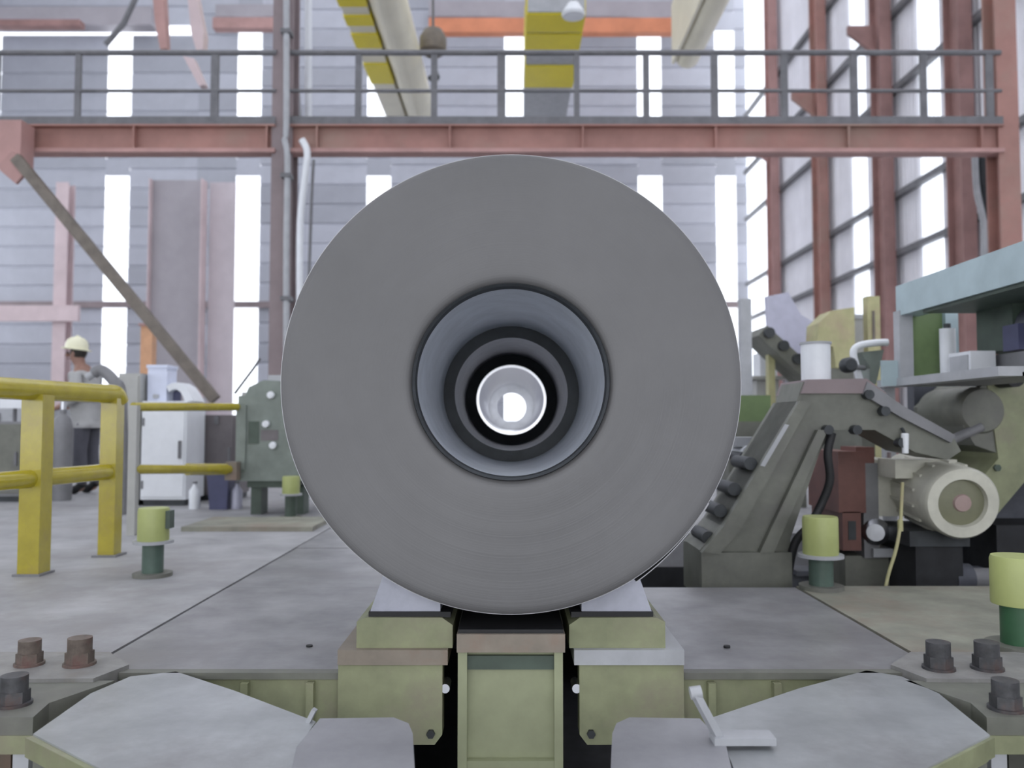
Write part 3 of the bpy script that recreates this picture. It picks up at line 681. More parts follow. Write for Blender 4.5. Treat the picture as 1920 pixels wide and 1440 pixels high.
# ---- lime-capped posts
def capped_post(px, pb, pcap, ptop, w, label, mp, flange_=True):
    b = F(px, pb, 0); Y = b.y; r = w / FPX * Y / 2
    t = thing('capped_post', label, 'post', b, 'lime-capped posts')
    zc, zt = Z(pcap, Y), Z(ptop, Y)
    cyl('pipe', b, (b.x, Y, zc), r * .68, mp, t, seg=28)
    cyl('base_ring', b, b + Vector((0, 0, .02)), r * 1.25, M_greend, t, seg=28)
    lathe('cap', [(0, zc), (r * .98, zc), (r, zc + .01), (r, zt - .012), (r * .95, zt), (0, zt)], (b.x, Y, 0), (0, 0, 1), M_lime, t, seg=40, closed=False)
    if flange_: lathe('cap_collar', [(r * .6, zc - .012), (r * 1.28, zc - .012), (r * 1.28, zc + .004), (r * .6, zc + .004)], (b.x, Y, 0), (0, 0, 1), M_palegrey, t, seg=40)
    return t
t = capped_post(286, 1080, 1014, 952, 56, 'lime-capped post standing in front of the yellow railing', M_teal)
b = F(286, 1080, 0); box('latch', b.x + .075, b.x + .10, b.y - .03, b.y + .03, Z(990, b.y), Z(957, b.y), M_darkgreen, t, bevel=.004)
t = capped_post(545, 972, 926, 893, 32, 'small far lime-capped post at the left edge of the coil', M_darkgreen)
capped_post(1540, 1104, 1040, 968, 64, 'lime-capped post in front of the red-brown gearbox plate', M_teal)
capped_post(1912, 1216, 1132, 1042, 92, 'large lime-capped post at the right edge', M_dkpipe, False)

# ================================================================ LEFT SIDE
rail = thing('guard_railing', 'thick yellow guard railing at the left edge', 'railing', F(63, 1077))
a, b_ = F(63, 1077), F(205, 1042)
d = (b_ - a).normalized(); s0 = a - d * 1.3
for p, w_ in ((a, .058), (b_, .05)):
    box('rail_post', p.x - w_, p.x + w_, p.y - w_, p.y + w_, 0, .98, M_yellow, rail, bevel=.012)
    box('foot_plate', p.x - .075, p.x + .075, p.y - .075, p.y + .075, 0, .012, M_greyp, rail)
zt = Z(728, 4.35)
tube('top_rail', [Vector((s0.x, s0.y, zt))] + smooth_path([Vector((b_.x, b_.y, zt)) - d * .08, Vector((b_.x, b_.y, zt)) + d * .02, Vector((b_.x + .012, b_.y + .06, zt - .05))], 5), .058, M_yellow, rail, seg=20)
zl = Z(902, 4.35)
tube('lower_rail', [Vector((s0.x, s0.y, zl)), Vector((b_.x, b_.y, zl))], .05, M_yellow, rail, seg=20)
box('rail_post', s0.x - .055, s0.x + .055, s0.y - .055, s0.y + .055, 0, .98, M_yellow, rail, bevel=.012)

yr = 6.2
rail2 = thing('guard_railing', 'slim yellow railing in front of the white cabinet', 'railing', (X(250, yr), yr, 0))
for py, r in ((763, .034), (880, .036)):
    tube('top_rail' if py < 800 else 'lower_rail', [P(250, py, yr), P(444, py, 7.48)], r, M_yellow, rail2, seg=16)
tube('rail_sleeve', [P(352, 880, 6.87), P(422, 880, 7.33)], .05, M_yellow, rail2, seg=16)
box('end_fitting', X(422, 7.35), X(444, 7.35), 7.36, 7.47, Z(900, 7.4), Z(866, 7.4), M_tanrust, rail2, bevel=.008)
box('rail_post', X(252, yr) - .03, X(252, yr) + .03, yr - .03, yr + .03, 0, Z(760, yr), M_beige, rail2)

def cabinet(name, px0, px1, ptop, Y, d, m, label, cat='cabinet', door=True, mp=None):
    x0, x1 = X(px0, Y), X(px1, Y); zt = Z(ptop, Y)
    t = thing(name, label, cat, ((x0 + x1) / 2, Y + d / 2, 0))
    box('body', x0, x1, Y, Y + d, .06, zt, m, t, bevel=.012)
    box('plinth', x0 + .02, x1 - .02, Y + .03, Y + d - .02, 0, .06, M_dark, t)
    if door:
        dr = box('door', x0 + .02, x1 - .02, Y - .014, Y, .09, zt - .03, mp or m, t, bevel=.004)
        box('handle', x1 - .07, x1 - .045, Y - .035, Y - .014, zt * .45, zt * .62, M_rail, dr)
        for z in (zt * .2, zt * .8): box('hinge', x0 + .012, x0 + .032, Y - .022, Y - .012, z - .04, z + .04, M_rail, dr)
    return t
YW = 8.4
cabinet('electrical_cabinet', 266, 350, 752, YW, .5, M_white, 'white electrical cabinet behind the slim yellow railing')
cabinet('grey_locker', 221, 262, 700, YW, .45, M_beige, 'tall narrow grey-beige locker left of the white cabinet')
yy = YW + .1; zt = Z(752, YW)
t = thing('control_box', 'bluish white control box on top of the white cabinet', 'box', (X(294, yy), yy + .1, zt))
box('case', X(275, yy), X(311, yy), yy, yy + .25, zt, Z(688, yy), M_bluewhite, t, bevel=.008)
box('lid', X(273, yy), X(313, yy), yy - .01, yy + .26, Z(690, yy), Z(684, yy), M_bluewhite, t)
box('cable_gland', X(287, yy) , X(297, yy), yy - .02, yy, zt + .03, zt + .07, M_palegrey, t)
t = thing('curved_hood', 'white curved hood lying on the white cabinet', 'hood', (X(335, yy), yy + .1, zt))
bm = bmesh.new(); rows = []
hp = [(312, 724), (322, 718), (334, 717), (346, 724), (356, 738), (364, 752)]
hq = [(316, 735), (324, 730), (332, 730), (339, 736), (344, 745), (346, 752)]
for (a1, b1), (a2, b2) in zip(hp, hq):
    o1, i1 = P(a1, b1, yy), P(a2, b2, yy); rows.append([bm.verts.new((v.x, y, max(v.z, zt + .001))) for v in (o1, i1) for y in (yy, yy + .3)])
for A, B in zip(rows, rows[1:]):
    for q in ((0, 1), (1, 3), (3, 2), (2, 0)): bm.faces.new((A[q[0]], A[q[1]], B[q[1]], B[q[0]]))
for A in (rows[0], rows[-1]): bm.faces.new((A[0], A[1], A[3], A[2]))
finish('hood_shell', bm, M_white, t, smooth=True)
box('hood_opening', X(316, yy), X(330, yy), yy + .1, yy + .12, zt, Z(732, yy), M_navy, t)
cabinet('brown_cabinet', 356, 442, 778, YW + .56, .5, M_brownc, 'dark brownish cabinet right of the white cabinet', mp=M_brownc)
t = thing('work_lamp', 'small round white lamp on the dark brownish cabinet', 'lamp', P(369, 790, YW + .5))
lathe('reflector', [(0, 0), (.03, 0), (.055, -.06), (.05, -.06), (0, -.02)], P(369, 783, YW + .515), (0, 1, 0), M_white, t, seg=20, closed=False)
box('bracket', P(369, 783, YW).x - .01, P(369, 783, YW).x + .03, YW + .515, YW + .545, Z(795, YW + .5), Z(780, YW + .5), M_rail, t)
yy = 8.0
t = thing('blue_bin', 'navy blue plastic bin on the floor below the slim railing', 'bin', (X(410, yy), yy + .12, 0))
bm = bmesh.new(); xa, xb, z1 = X(390, yy), X(430, yy), Z(893, yy)
v = [bm.verts.new(c) for c in ((xa + .02, yy + .02, 0), (xb - .02, yy + .02, 0), (xb - .02, yy + .26, 0), (xa + .02, yy + .26, 0), (xa, yy, z1), (xb, yy, z1), (xb, yy + .28, z1), (xa, yy + .28, z1))]
for f in ((0, 3, 2, 1), (0, 1, 5, 4), (1, 2, 6, 5), (2, 3, 7, 6), (3, 0, 4, 7)): bm.faces.new([v[i] for i in f])
finish('tub', bm, M_navy, t); box('rim', xa - .01, xb + .01, yy - .01, yy + .29, z1, z1 + .02, M_navy, t)
for px, lab, mm in ((360, 'white plastic canister on the floor right of the white cabinet', M_white), (440, 'pale lilac canister on the floor right of the navy bin', M_lilacs)):
    t = thing('canister', lab, 'canister', (X(px, yy), yy + .1, 0), 'canisters on the floor'); x = X(px, yy); zt = Z(908, yy)
    lathe('bottle', [(0, 0), (.05, 0), (.052, .02), (.052, zt * .72), (.02, zt * .9), (.02, zt), (0, zt)], (x, yy + .1, 0), (0, 0, 1), mm, t, seg=20, closed=False)
    cyl('bottle_cap', (x, yy + .1, zt), (x, yy + .1, zt + .02), .024, M_rail, t, seg=12)
# green-grey machine just left of the coil
ym = 7.5
t = thing('drive_machine', 'grey-green drive machine with bright knobs just left of the coil', 'machine', (X(505, ym), ym + .4, 0))
box('body', X(446, ym), X(600, ym), ym, ym + .8, Z(902, ym), Z(742, ym), M_greenm, t, bevel=.02)
prism_y('hood', [(X(a_, ym), Z(c_, ym)) for a_, c_ in ((455, 742), (462, 725), (490, 712), (560, 716), (600, 742))], ym + .05, ym + .7, M_greenm, t, bevel=.01)
box('upper_housing', X(496, ym), X(548, ym), ym + .1, ym + .5, Z(730, ym), Z(702, ym), M_palegrey, t, bevel=.02)
box('dark_slot', X(466, ym), X(486, ym), ym - .006, ym + .01, Z(832, ym), Z(790, ym), M_darkgreen, t)
box('side_panel', X(444, ym), X(462, ym), ym - .02, ym + .5, Z(880, ym), Z(760, ym), M_greenm, t, bevel=.006)
box('dark_recess', X(490, ym), X(522, ym), ym - .006, ym + .01, Z(826, ym), Z(806, ym), M_brownc, t)
for (a_, c_) in ((509, 741), (500, 795), (513, 835)):
    q = P(a_, c_, ym); lathe('knob', [(0, -.05), (.03, -.045), (.034, -.02), (.02, 0), (0, 0)], q, (0, 1, 0), M_white, t, seg=18, closed=False)
box('base_frame', X(462, ym), X(560, ym), ym + .05, ym + .7, Z(915, ym), Z(900, ym), M_darkgreen, t)
for px in (480, 560): box('leg', X(px - 14, ym), X(px + 6, ym), ym + .1, ym + .3, 0, Z(912, ym), M_darkgreen, t)
tube('stay_pipe', [P(440, 738, ym + .2), P(476, 690, ym + .2), P(488, 672, ym + .2)], .012, M_rail, t)
# low step plate in front of the machine
t = tag(box('step_plate', X(396, 7.0), X(620, 7.0), 6.4, 7.1, 0.0, .035, M_concR, bevel=.006), 'low stained step plate in front of the grey-green machine', 'step')

# far-left clutter behind the railing
yy = 8.8
cabinet('machine_cabinet', -40, 44, 790, yy, .6, M_greyp, 'grey machine cabinet at the far left edge behind the thick railing', mp=M_greend)
t = thing('lamp_head', 'white lamp head on the far left machine cabinet', 'lamp', P(20, 768, yy + .1))
bm = bmesh.new(); q = P(20, 757, yy + .1); bm_box(bm, q.x - .12, q.x + .12, q.y, q.y + .16, q.z - .05, q.z + .06); finish('lamp_body', bm, M_white, t, bevel=.03); cyl('lamp_stem', (q.x, q.y + .08, Z(790, yy)), (q.x, q.y + .08, q.z - .05), .02, M_rail, t)
t = thing('gas_bottle', 'dark grey gas bottle standing beside the worker', 'gas bottle', (X(118, 9.0), 9.0, 0))
zt = Z(768, 9.0)
lathe('cylinder', [(0, 0), (.10, 0), (.105, .02), (.105, zt - .22), (.08, zt - .1), (.035, zt - .05), (.035, zt), (0, zt)], (X(118, 9.0), 9.0, 0), (0, 0, 1), M_greyp, t, seg=24, closed=False)
cyl('valve', (X(118, 9.0), 9.0, zt), (X(118, 9.0), 9.0, zt + .1), .03, M_brush, t, seg=12)
t = thing('bent_hose', 'dark grey bent hose arching over behind the railing end', 'hose', P(232, 760, 7.6))
hz = P(240, 760, 7.6)
tube('hose', smooth_path([P(176, 700, 7.6), P(188, 694, 7.6), P(202, 702, 7.6), P(216, 718, 7.6), P(226, 738, 7.6), (P(232, 760, 7.6).x, 7.6, .5), (P(232, 760, 7.6).x, 7.6, 0.0)], 5), .052, M_greyp, t, seg=14)
cyl('hose_nozzle', P(176, 700, 7.6), P(164, 708, 7.6), .035, M_palegrey, t)

t = thing('orange_post', 'orange post standing behind the bluish white control box', 'post', (X(274, 12.0), 12.0, 0))
box('post', X(263, 12.0), X(285, 12.0), 11.95, 12.1, 0, Z(612, 12.0), M_orangep, t); box('post_cap', X(260, 12.0), X(288, 12.0), 11.92, 12.13, Z(612, 12.0), Z(607, 12.0), M_rustl, t); box('foot', X(256, 12.0), X(292, 12.0), 11.88, 12.17, 0, .04, M_greyp, t)
for px0, px1, pt, Y_, mm, lab in ((-70, 92, 762, 15.0, M_palegrey, 'long low pale machine far behind the thick railing at left'), (452, 560, 735, 17.0, M_beige, 'low beige machine far behind the grey-green drive machine')):
    t = thing('far_machine', lab, 'machine', (X((px0 + px1) / 2, Y_), Y_ + .6, 0))
    box('body', X(px0, Y_), X(px1, Y_), Y_, Y_ + 1.2, .1, Z(pt, Y_), mm, t, bevel=.03); box('plinth', X(px0 + 4, Y_), X(px1 - 4, Y_), Y_ + .05, Y_ + 1.1, 0, .1, M_dark, t)
    box('control_panel', X(px0 + 40, Y_), X(px0 + 70, Y_), Y_ - .03, Y_, .6, Z(pt, Y_) - .12, M_greyp, t)

# ---- worker with a helmet
def skin_mesh(name, verts, edges, radii, m, parent, root=0, sub=2):
    me = bpy.data.meshes.new(name); off = Vector(root_of(parent).location) if parent else Vector()
    me.from_pydata([Vector(v) - off for v in verts], edges, []); me.materials.append(m)
    o = bpy.data.objects.new(name, me); col.objects.link(o); o.parent = parent
    sm = o.modifiers.new('skin', 'SKIN'); sm.use_smooth_shade = True
    for i, r in enumerate(radii):
        sv = me.skin_vertices[0].data[i]; sv.radius = r if isinstance(r, tuple) else (r, r); sv.use_root = (i == root)
    s2 = o.modifiers.new('subdivision', 'SUBSURF'); s2.levels = sub; s2.render_levels = sub
    return o
def ensure_skin(me):
    if not me.skin_vertices:
        bm = bmesh.new(); bm.from_mesh(me); bm.verts.layers.skin.verify(); bm.to_mesh(me); bm.free()
def skin_obj(name, verts, edges, radii, m, parent, root=0, sub=2):
    me = bpy.data.meshes.new(name); off = Vector(root_of(parent).location)
    bm = bmesh.new(); ly = bm.verts.layers.skin.verify(); vv = []
    for v, r in zip(verts, radii):
        b = bm.verts.new(Vector(v) - off); b[ly].radius = r if isinstance(r, tuple) else (r, r); vv.append(b)
    vv[root][ly].use_root = True
    for a, b in edges: bm.edges.new((vv[a], vv[b]))
    bm.to_mesh(me); bm.free(); me.materials.append(m)
    o = bpy.data.objects.new(name, me); col.objects.link(o); o.parent = parent
    sm = o.modifiers.new('skin', 'SKIN'); sm.use_smooth_shade = True
    s2 = o.modifiers.new('subdivision', 'SUBSURF'); s2.levels = sub; s2.render_levels = sub
    return o
WY = 9.9; wx = X(158, WY)
wk = thing('person', 'worker in grey work clothes and a pale yellow helmet behind the thick railing', 'person', (wx, WY, 0))
def w(x, y, z): return Vector((wx + x, WY + y, z))
# facing -x (towards the left), head bowed; the arm on the viewer's side hangs bent forward
body_v = [w(.03, 0, .92), w(.02, 0, 1.12), w(.0, 0, 1.32), w(-.02, 0, 1.46), w(-.06, 0, 1.53), w(-.10, 0, 1.60), w(-.115, 0, 1.70),
          w(-.02, -.17, 1.40), w(.02, -.24, 1.13), w(-.18, -.22, 1.02), w(-.24, -.20, 1.00),
          w(-.02, .17, 1.40), w(.02, .24, 1.13), w(-.18, .20, 1.04), w(-.24, .18, 1.03),
          w(.03, -.09, .86), w(.0, -.10, .48), w(.05, -.10, .09), w(.03, -.10, .05), w(-.10, -.11, .035),
          w(.04, .09, .86), w(.04, .10, .48), w(.10, .10, .09), w(.08, .10, .05), w(-.05, .11, .035)]
body_e = [(0, 1), (1, 2), (2, 3), (3, 4), (4, 5), (5, 6), (3, 7), (7, 8), (8, 9), (9, 10), (3, 11), (11, 12), (12, 13), (13, 14), (0, 15), (15, 16), (16, 17), (17, 18), (18, 19), (0, 20), (20, 21), (21, 22), (22, 23), (23, 24)]
body_r = [(.13, .15), (.12, .15), (.13, .17), (.09, .10), .055, .09, .095, .06, .045, .035, .03, .06, .045, .035, .03, .09, .06, .04, .03, .022, .09, .06, .04, .03, .022]
skin_obj('body', body_v, body_e, body_r, M_skin, wk)
skin_obj('jacket', [w(.03, 0, .80), w(.03, 0, .95), w(.02, 0, 1.12), w(.0, 0, 1.32), w(-.02, 0, 1.46), w(-.02, -.18, 1.41), w(.02, -.25, 1.13), w(-.14, -.23, 1.04), w(-.02, .18, 1.41), w(.02, .25, 1.13), w(-.14, .21, 1.06)],
         [(0, 1), (1, 2), (2, 3), (3, 4), (4, 5), (5, 6), (6, 7), (4, 8), (8, 9), (9, 10)],
         [(.16, .19), (.16, .19), (.15, .18), (.15, .19), (.11, .12), .085, .068, .055, .085, .068, .055], M_cloth, wk, 1)
for s_, k in ((-1, 15), (1, 20)):
    skin_obj('trouser_leg', [body_v[k] + Vector((0, 0, .04)), body_v[k + 1], body_v[k + 2]], [(0, 1), (1, 2)], [.11, .085, .07], M_trou, wk, 0)
    skin_obj('boot', [body_v[k + 2] + Vector((0, 0, .03)), body_v[k + 3] + Vector((0, 0, .005)), body_v[k + 4] + Vector((-.02, 0, .01))], [(0, 1), (1, 2)], [.065, .062, .05], M_black, wk, 1)
for s_ in (-1, 1):       # hands: palm with five short finger chains
    hb = body_v[10] if s_ < 0 else body_v[14]
    hv = [hb + Vector((.02, 0, 0)), hb + Vector((-.05, 0, -.015))]; he = [(0, 1)]; hr = [.024, .03]
    for i, ln in enumerate((.055, .065, .06, .045)):
        y = (-.027 + .018 * i); b0 = len(hv)
        hv += [hb + Vector((-.07, y, -.02)), hb + Vector((-.07 - ln * .5, y, -.03)), hb + Vector((-.07 - ln * .8, y, -.055))]; he += [(1, b0), (b0, b0 + 1), (b0 + 1, b0 + 2)]; hr += [.010, .009, .008]
    b0 = len(hv); hv += [hb + Vector((-.03, -.03, .005)), hb + Vector((-.06, -.05, -.005)), hb + Vector((-.085, -.05, -.02))]; he += [(1, b0), (b0, b0 + 1), (b0 + 1, b0 + 2)]; hr += [.012, .010, .009]
    skin_obj('hand', hv, he, hr, M_skin, wk, 1, 1)
hc = w(-.115, 0, 1.70)
bm = bmesh.new(); bmesh.ops.create_uvsphere(bm, u_segments=20, v_segments=12, radius=.025); bmesh.ops.translate(bm, verts=bm.verts, vec=hc + Vector((-.105, 0, -.055))); finish('nose', bm, M_skin, wk, smooth=True)
for y in (-.095, .095):
    bm = bmesh.new(); bmesh.ops.create_uvsphere(bm, u_segments=12, v_segments=8, radius=.03, matrix=Matrix.Translation(hc + Vector((.01, y, -.05))) @ Matrix.Diagonal((.7, .35, 1.1, 1))); finish('ear', bm, M_skin, wk, smooth=True)
for y in (-.035, .035):
    bm = bmesh.new(); bmesh.ops.create_uvsphere(bm, u_segments=10, v_segments=8, radius=.013, matrix=Matrix.Translation(hc + Vector((-.09, y, -.03)))); finish('eye', bm, M_hair, wk, smooth=True)
box('mouth', hc.x - .099, hc.x - .08, hc.y - .025, hc.y + .025, hc.z - .105, hc.z - .097, M_redplate, wk)
bm = bmesh.new(); bmesh.ops.create_uvsphere(bm, u_segments=20, v_segments=12, radius=.103, matrix=Matrix.Translation(hc + Vector((.03, 0, -.02))) @ Matrix.Diagonal((.85, 1, 1, 1))); finish('hair', bm, M_hair, wk, smooth=True)
hel = lathe('helmet', [(.165, -.012), (.168, 0), (.128, .01), (.127, .05), (.11, .10), (.07, .135), (0, .147)], hc + Vector((0, 0, .015)), (.12, 0, 1), M_helmet, wk, seg=28, closed=False)
tube('helmet_ridge', [hc + Vector((-.09, 0, .12)), hc + Vector((0.01, 0, .17)), hc + Vector((.11, 0, .11))], .012, M_helmet, hel)

# ================================================================ RIGHT SIDE MACHINERY
YA = 4.40
def qa(pts, Y=YA): return [(P(a, b, Y).x, P(a, b, Y).z) for a, b in pts]
arm = thing('coil_opener_arm', 'large dull green opener arm leaning right of the coil', 'machine arm', F(1400, 1092))
outline = [(1312, 1096), (1312, 1032), (1352, 985), (1494, 752), (1506, 716), (1622, 714), (1690, 762), (1786, 816), (1802, 846), (1778, 862), (1716, 848), (1640, 806), (1560, 806), (1536, 850), (1482, 1010), (1482, 1096)]
prism_y('arm_plate', qa(outline), YA, YA + .35, M_greend, arm, bevel=.008)
prism_y('edge_flange', qa([(1312, 1034), (1352, 985), (1494, 752), (1516, 752), (1384, 990), (1346, 1036)]), YA - .05, YA + .4, M_greend, arm, bevel=.005)
prism_y('edge_highlight', qa([(1420, 872), (1466, 795), (1473, 797), (1428, 874)]), YA - .056, YA - .05, M_palegrey, arm)  # pale sliver paints a highlight along the arm edge
prism_y('centre_rib', qa([(1420, 1034), (1528, 806), (1546, 806), (1446, 1034)]), YA - .045, YA, M_greend, arm, bevel=.004)
prism_y('cap_plate', qa([(1500, 738), (1510, 712), (1622, 710), (1660, 738)]), YA - .02, YA + .4, M_mauve, arm, bevel=.006)
prism_y('rear_strut_rib', qa([(1622, 716), (1690, 762), (1786, 816), (1778, 830), (1684, 782), (1614, 740)]), YA - .03, YA, M_greyp, arm, bevel=.004)
box('foot_block', P(1312, 1032, YA).x, P(1480, 1032, YA).x, YA - .04, YA + .42, -.10, Z(1034, YA), M_greend, arm, bevel=.01)
for a_, c_ in ((1628, 740), (1658, 771), (1552, 806), (1605, 806), (1690, 830)):
    q = P(a_, c_, YA - .03); cyl('pin', (q.x, q.y + .04, q.z), (q.x, q.y - .02, q.z), .025, M_dark, arm, seg=18, bevel=.003)
for i, (a_, c_) in enumerate(((1322, 1005), (1344, 955), (1370, 915), (1400, 868))):
    q = P(a_, c_, YA + .1); cyl('guide_roller', (q.x, q.y - .08, q.z), (q.x, q.y + .2, q.z), .035, M_dark, arm, seg=18, bevel=.006)
tube('hydraulic_hose', smooth_path([P(1560, 812, YA - .02), P(1552, 850, YA - .03), P(1556, 900, YA - .02), P(1540, 945, YA), P(1518, 985, YA - .02), P(1490, 1020, YA - .02), P(1476, 1090, YA + .0)], 6), .022, M_black, arm)
t = thing('oil_cup', 'small white cup hanging from the rear strut above the gearbox', 'cup', P(1698, 850, YA - .05)); 
q = P(1697, 832, YA - .04); lathe('cup_body', [(0, -.05), (.016, -.05), (.02, .05), (.014, .055), (0, .055)], q, (0, 0, 1), M_white, t, seg=16, closed=False); cyl('cup_neck', q + Vector((0, 0, .05)), q + Vector((0, .03, .08)), .008, M_dark, t, seg=10)
# white drum on the cap
t = thing('white_drum', 'white upright drum on top of the opener arm', 'drum', P(1530, 710, YA + .15))
q = P(1530, 706, YA + .17); r = 27 / FPX * (YA + .1); hh = Z(642, YA + .17) - q.z; zc_ = Z(711, YA) - 0.002
cyl('drum_body', (q.x, q.y, Z(710, YA)), (q.x, q.y, q.z + hh), r, M_white, t, seg=36, bevel=.004)
lathe('drum_rim', [(r, q.z + hh - .012), (r + .006, q.z + hh - .012), (r + .006, q.z + hh), (r, q.z + hh)], (q.x, q.y, 0), (0, 0, 1), M_palegrey, t, seg=36)

# motor with gearbox
mo = thing('electric_motor', 'cream electric motor with a round fan end facing the viewer, in the right pit', 'motor', P(1760, 1060, 4.75))
e0 = P(1806, 944, 4.45); e1 = P(1706, 906, 5.15); dm = (e1 - e0).normalized(); rm = 66 / FPX * 4.6
lathe('motor_body', [(0, .04), (rm * .62, .04), (rm * .66, .0), (rm * .94, 0), (rm, .02), (rm, (e1 - e0).length), (0, (e1 - e0).length)], e0, dm, M_cream, mo, seg=64, closed=False)
lathe('fan_grille', [(0, .02), (rm * .3, .012), (rm * .63, .03), (rm * .63, .045), (0, .045)], e0, dm, M_fan, mo, seg=48, closed=False)
lathe('fan_hub', [(0, -.004), (rm * .22, 0), (rm * .26, .02), (0, .02)], e0, dm, M_pinkhub, mo, seg=32, closed=False)
u, w2 = basis(dm)
for i in range(14):
    a_ = math.pi * (i + .5) / 14 * 2; dv = u * math.cos(a_) + w2 * math.sin(a_)
    bar('cooling_fin', e0 + dv * (rm + .004) + dm * .16, e0 + dv * (rm + .004) + dm * .55, .014, .014, M_cream, mo)
q = P(1735, 872, 4.8); box('terminal_box', q.x - .22, q.x + .13, q.y - .1, q.y + .12, q.z - .07, q.z + .035, M_cream, mo, bevel=.012)
box('motor_foot', P(1730, 1010, 4.7).x - .12, P(1800, 1010, 4.7).x, 4.6, 5.1, Z(1020, 4.7), Z(992, 4.7), M_dark, mo)
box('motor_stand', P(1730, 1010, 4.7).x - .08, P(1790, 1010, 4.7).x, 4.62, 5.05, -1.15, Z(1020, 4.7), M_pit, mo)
gb = thing('gearbox', 'cream gearbox with a red-brown mounting plate left of the motor', 'gearbox', P(1630, 1100, 5.0))
yg = 4.95
box('gear_housing', X(1632, yg), X(1692, yg), yg, yg + .4, Z(968, yg), Z(862, yg), M_cream, gb, bevel=.02)
box('grey_plate', X(1612, yg), X(1640, yg), yg - .03, yg + .42, Z(1045, yg), Z(868, yg), M_greyp, gb, bevel=.006)
box('mounting_plate', X(1564, yg), X(1614, yg), yg - .05, yg + .45, Z(960, yg), Z(846, yg), M_redplate, gb, bevel=.008)
box('lower_plate', X(1570, yg), X(1604, yg), yg - .05, yg + .45, Z(1030, yg), Z(958, yg), M_redplate, gb, bevel=.006)
box('plate_slot', X(1580, yg), X(1594, yg), yg - .056, yg - .04, Z(1010, yg), Z(975, yg), M_dark, gb)
box('top_lug', X(1600, yg), X(1634, yg), yg - .03, yg + .2, Z(868, yg), Z(838, yg), M_redplate, gb, bevel=.008)
q = P(1642, 998, yg - .06); lathe('shaft_coupling', [(0, -.02), (.05, -.02), (.075, 0), (.075, .06), (0, .06)], q, (.5, 1, 0), M_brush, gb, seg=32, closed=False)
box('oil_tray', X(1625, yg), X(1672, yg), yg - .06, yg + .1, Z(1042, yg), Z(1026, yg), M_palegrey, gb, bevel=.004)
box('stand', X(1580, yg), X(1672, yg), yg, yg + .4, -1.15, Z(1042, yg), M_greend, gb)
cyl('eye_bolt', P(1667, 862, yg + .1), P(1667, 848, yg + .1), .012, M_mauve, gb)
t = thing('yellow_cable', 'thin yellow cable hanging from the motor into the pit', 'cable', P(1655, 1115, 4.4))
tube('cable', smooth_path([P(1692, 905, 4.5), P(1690, 950, 4.45), P(1688, 985, 4.4), P(1680, 1030, 4.38), P(1665, 1080, 4.36), (P(1655, 1112, 4.33).x, 4.33, -.1)], 6), .009, M_straw, t)
q = P(1688, 985, 4.4); cyl('cable_knot', q + Vector((0, 0, .03)), q - Vector((0, 0, .03)), .014, M_straw, t, seg=12)
# pit hardware
t = thing('pit_beam', 'dark steel beam crossing the right pit under the motor', 'beam', (X(1720, 5.3), 5.3, -.4))
box('beam_web', X(1480, 5.3), X(1842, 5.3), 5.28, 5.32, -.55, -.12, M_slate, t); box('beam_flange', X(1480, 5.3), X(1842, 5.3), 5.2, 5.4, -.12, -.09, M_slate, t)
t = thing('pit_pipe', 'dull grey pipe lying in the right pit', 'pipe', P(1830, 1098, 4.6))
tube('pipe_run', [P(1730, 1085, 4.7), P(1990, 1085, 4.7)], .06, M_greyp, t); q = P(1800, 1085, 4.7); cyl('pipe_collar', q + Vector((-.05, 0, 0)), q + Vector((.05, 0, 0)), .085, M_slate, t)

# olive housing at far right
hs = thing('uncoiler_housing', 'olive green machine housing at the right edge under the teal frame', 'machine housing', (X(1900, 5.3), 5.5, -1.15))
yh = 5.15
prism_y('front_plate', [(P(a_, c_, yh).x, P(a_, c_, yh).z) for a_, c_ in ((1852, 722), (1880, 712), (2060, 700), (2060, 905), (1920, 905), (1848, 990), (1838, 900), (1872, 860))], yh, yh + .55, M_green, hs, bevel=.01)
lathe('bearing_cover', [(0, -.03), (.13, -.03), (.15, 0), (.15, .5), (0, .5)], P(1838, 770, yh + .02), (0, 1, 0), M_greend, hs, seg=40, closed=False)
prism_y('bearing_arm', [(P(a_, c_, yh).x, P(a_, c_, yh).z) for a_, c_ in ((1800, 760), (1850, 716), (1872, 730), (1872, 850), (1830, 835), (1808, 800))], yh + .01, yh + .6, M_greend, hs, bevel=.01)
q = P(1868, 877, yh); cyl('cover_bolt', (q.x, q.y + .02, q.z), (q.x, q.y - .02, q.z), .022, M_darkgreen, hs, seg=6)
q = P(1895, 708, yh - .1); cyl('hose_port', (q.x, q.y + .15, q.z), (q.x, q.y - .05, q.z), .06, M_black, hs, seg=24)
tube('hose', smooth_path([P(1895, 705, yh - .15), P(1882, 670, yh - .15), P(1880, 640, yh - .1), P(1890, 600, yh - .1)], 5), .028, M_dark, hs)
box('dark_side_plate', X(1790, 5.72), X(2150, 5.72), 5.71, 5.74, -1.15, Z(860, 5.72), M_slate, hs)
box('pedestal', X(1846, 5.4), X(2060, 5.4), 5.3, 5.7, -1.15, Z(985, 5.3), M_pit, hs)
tube('link_rod', [P(1760, 836, yh), P(1840, 800, yh)], .03, M_greyp, hs)

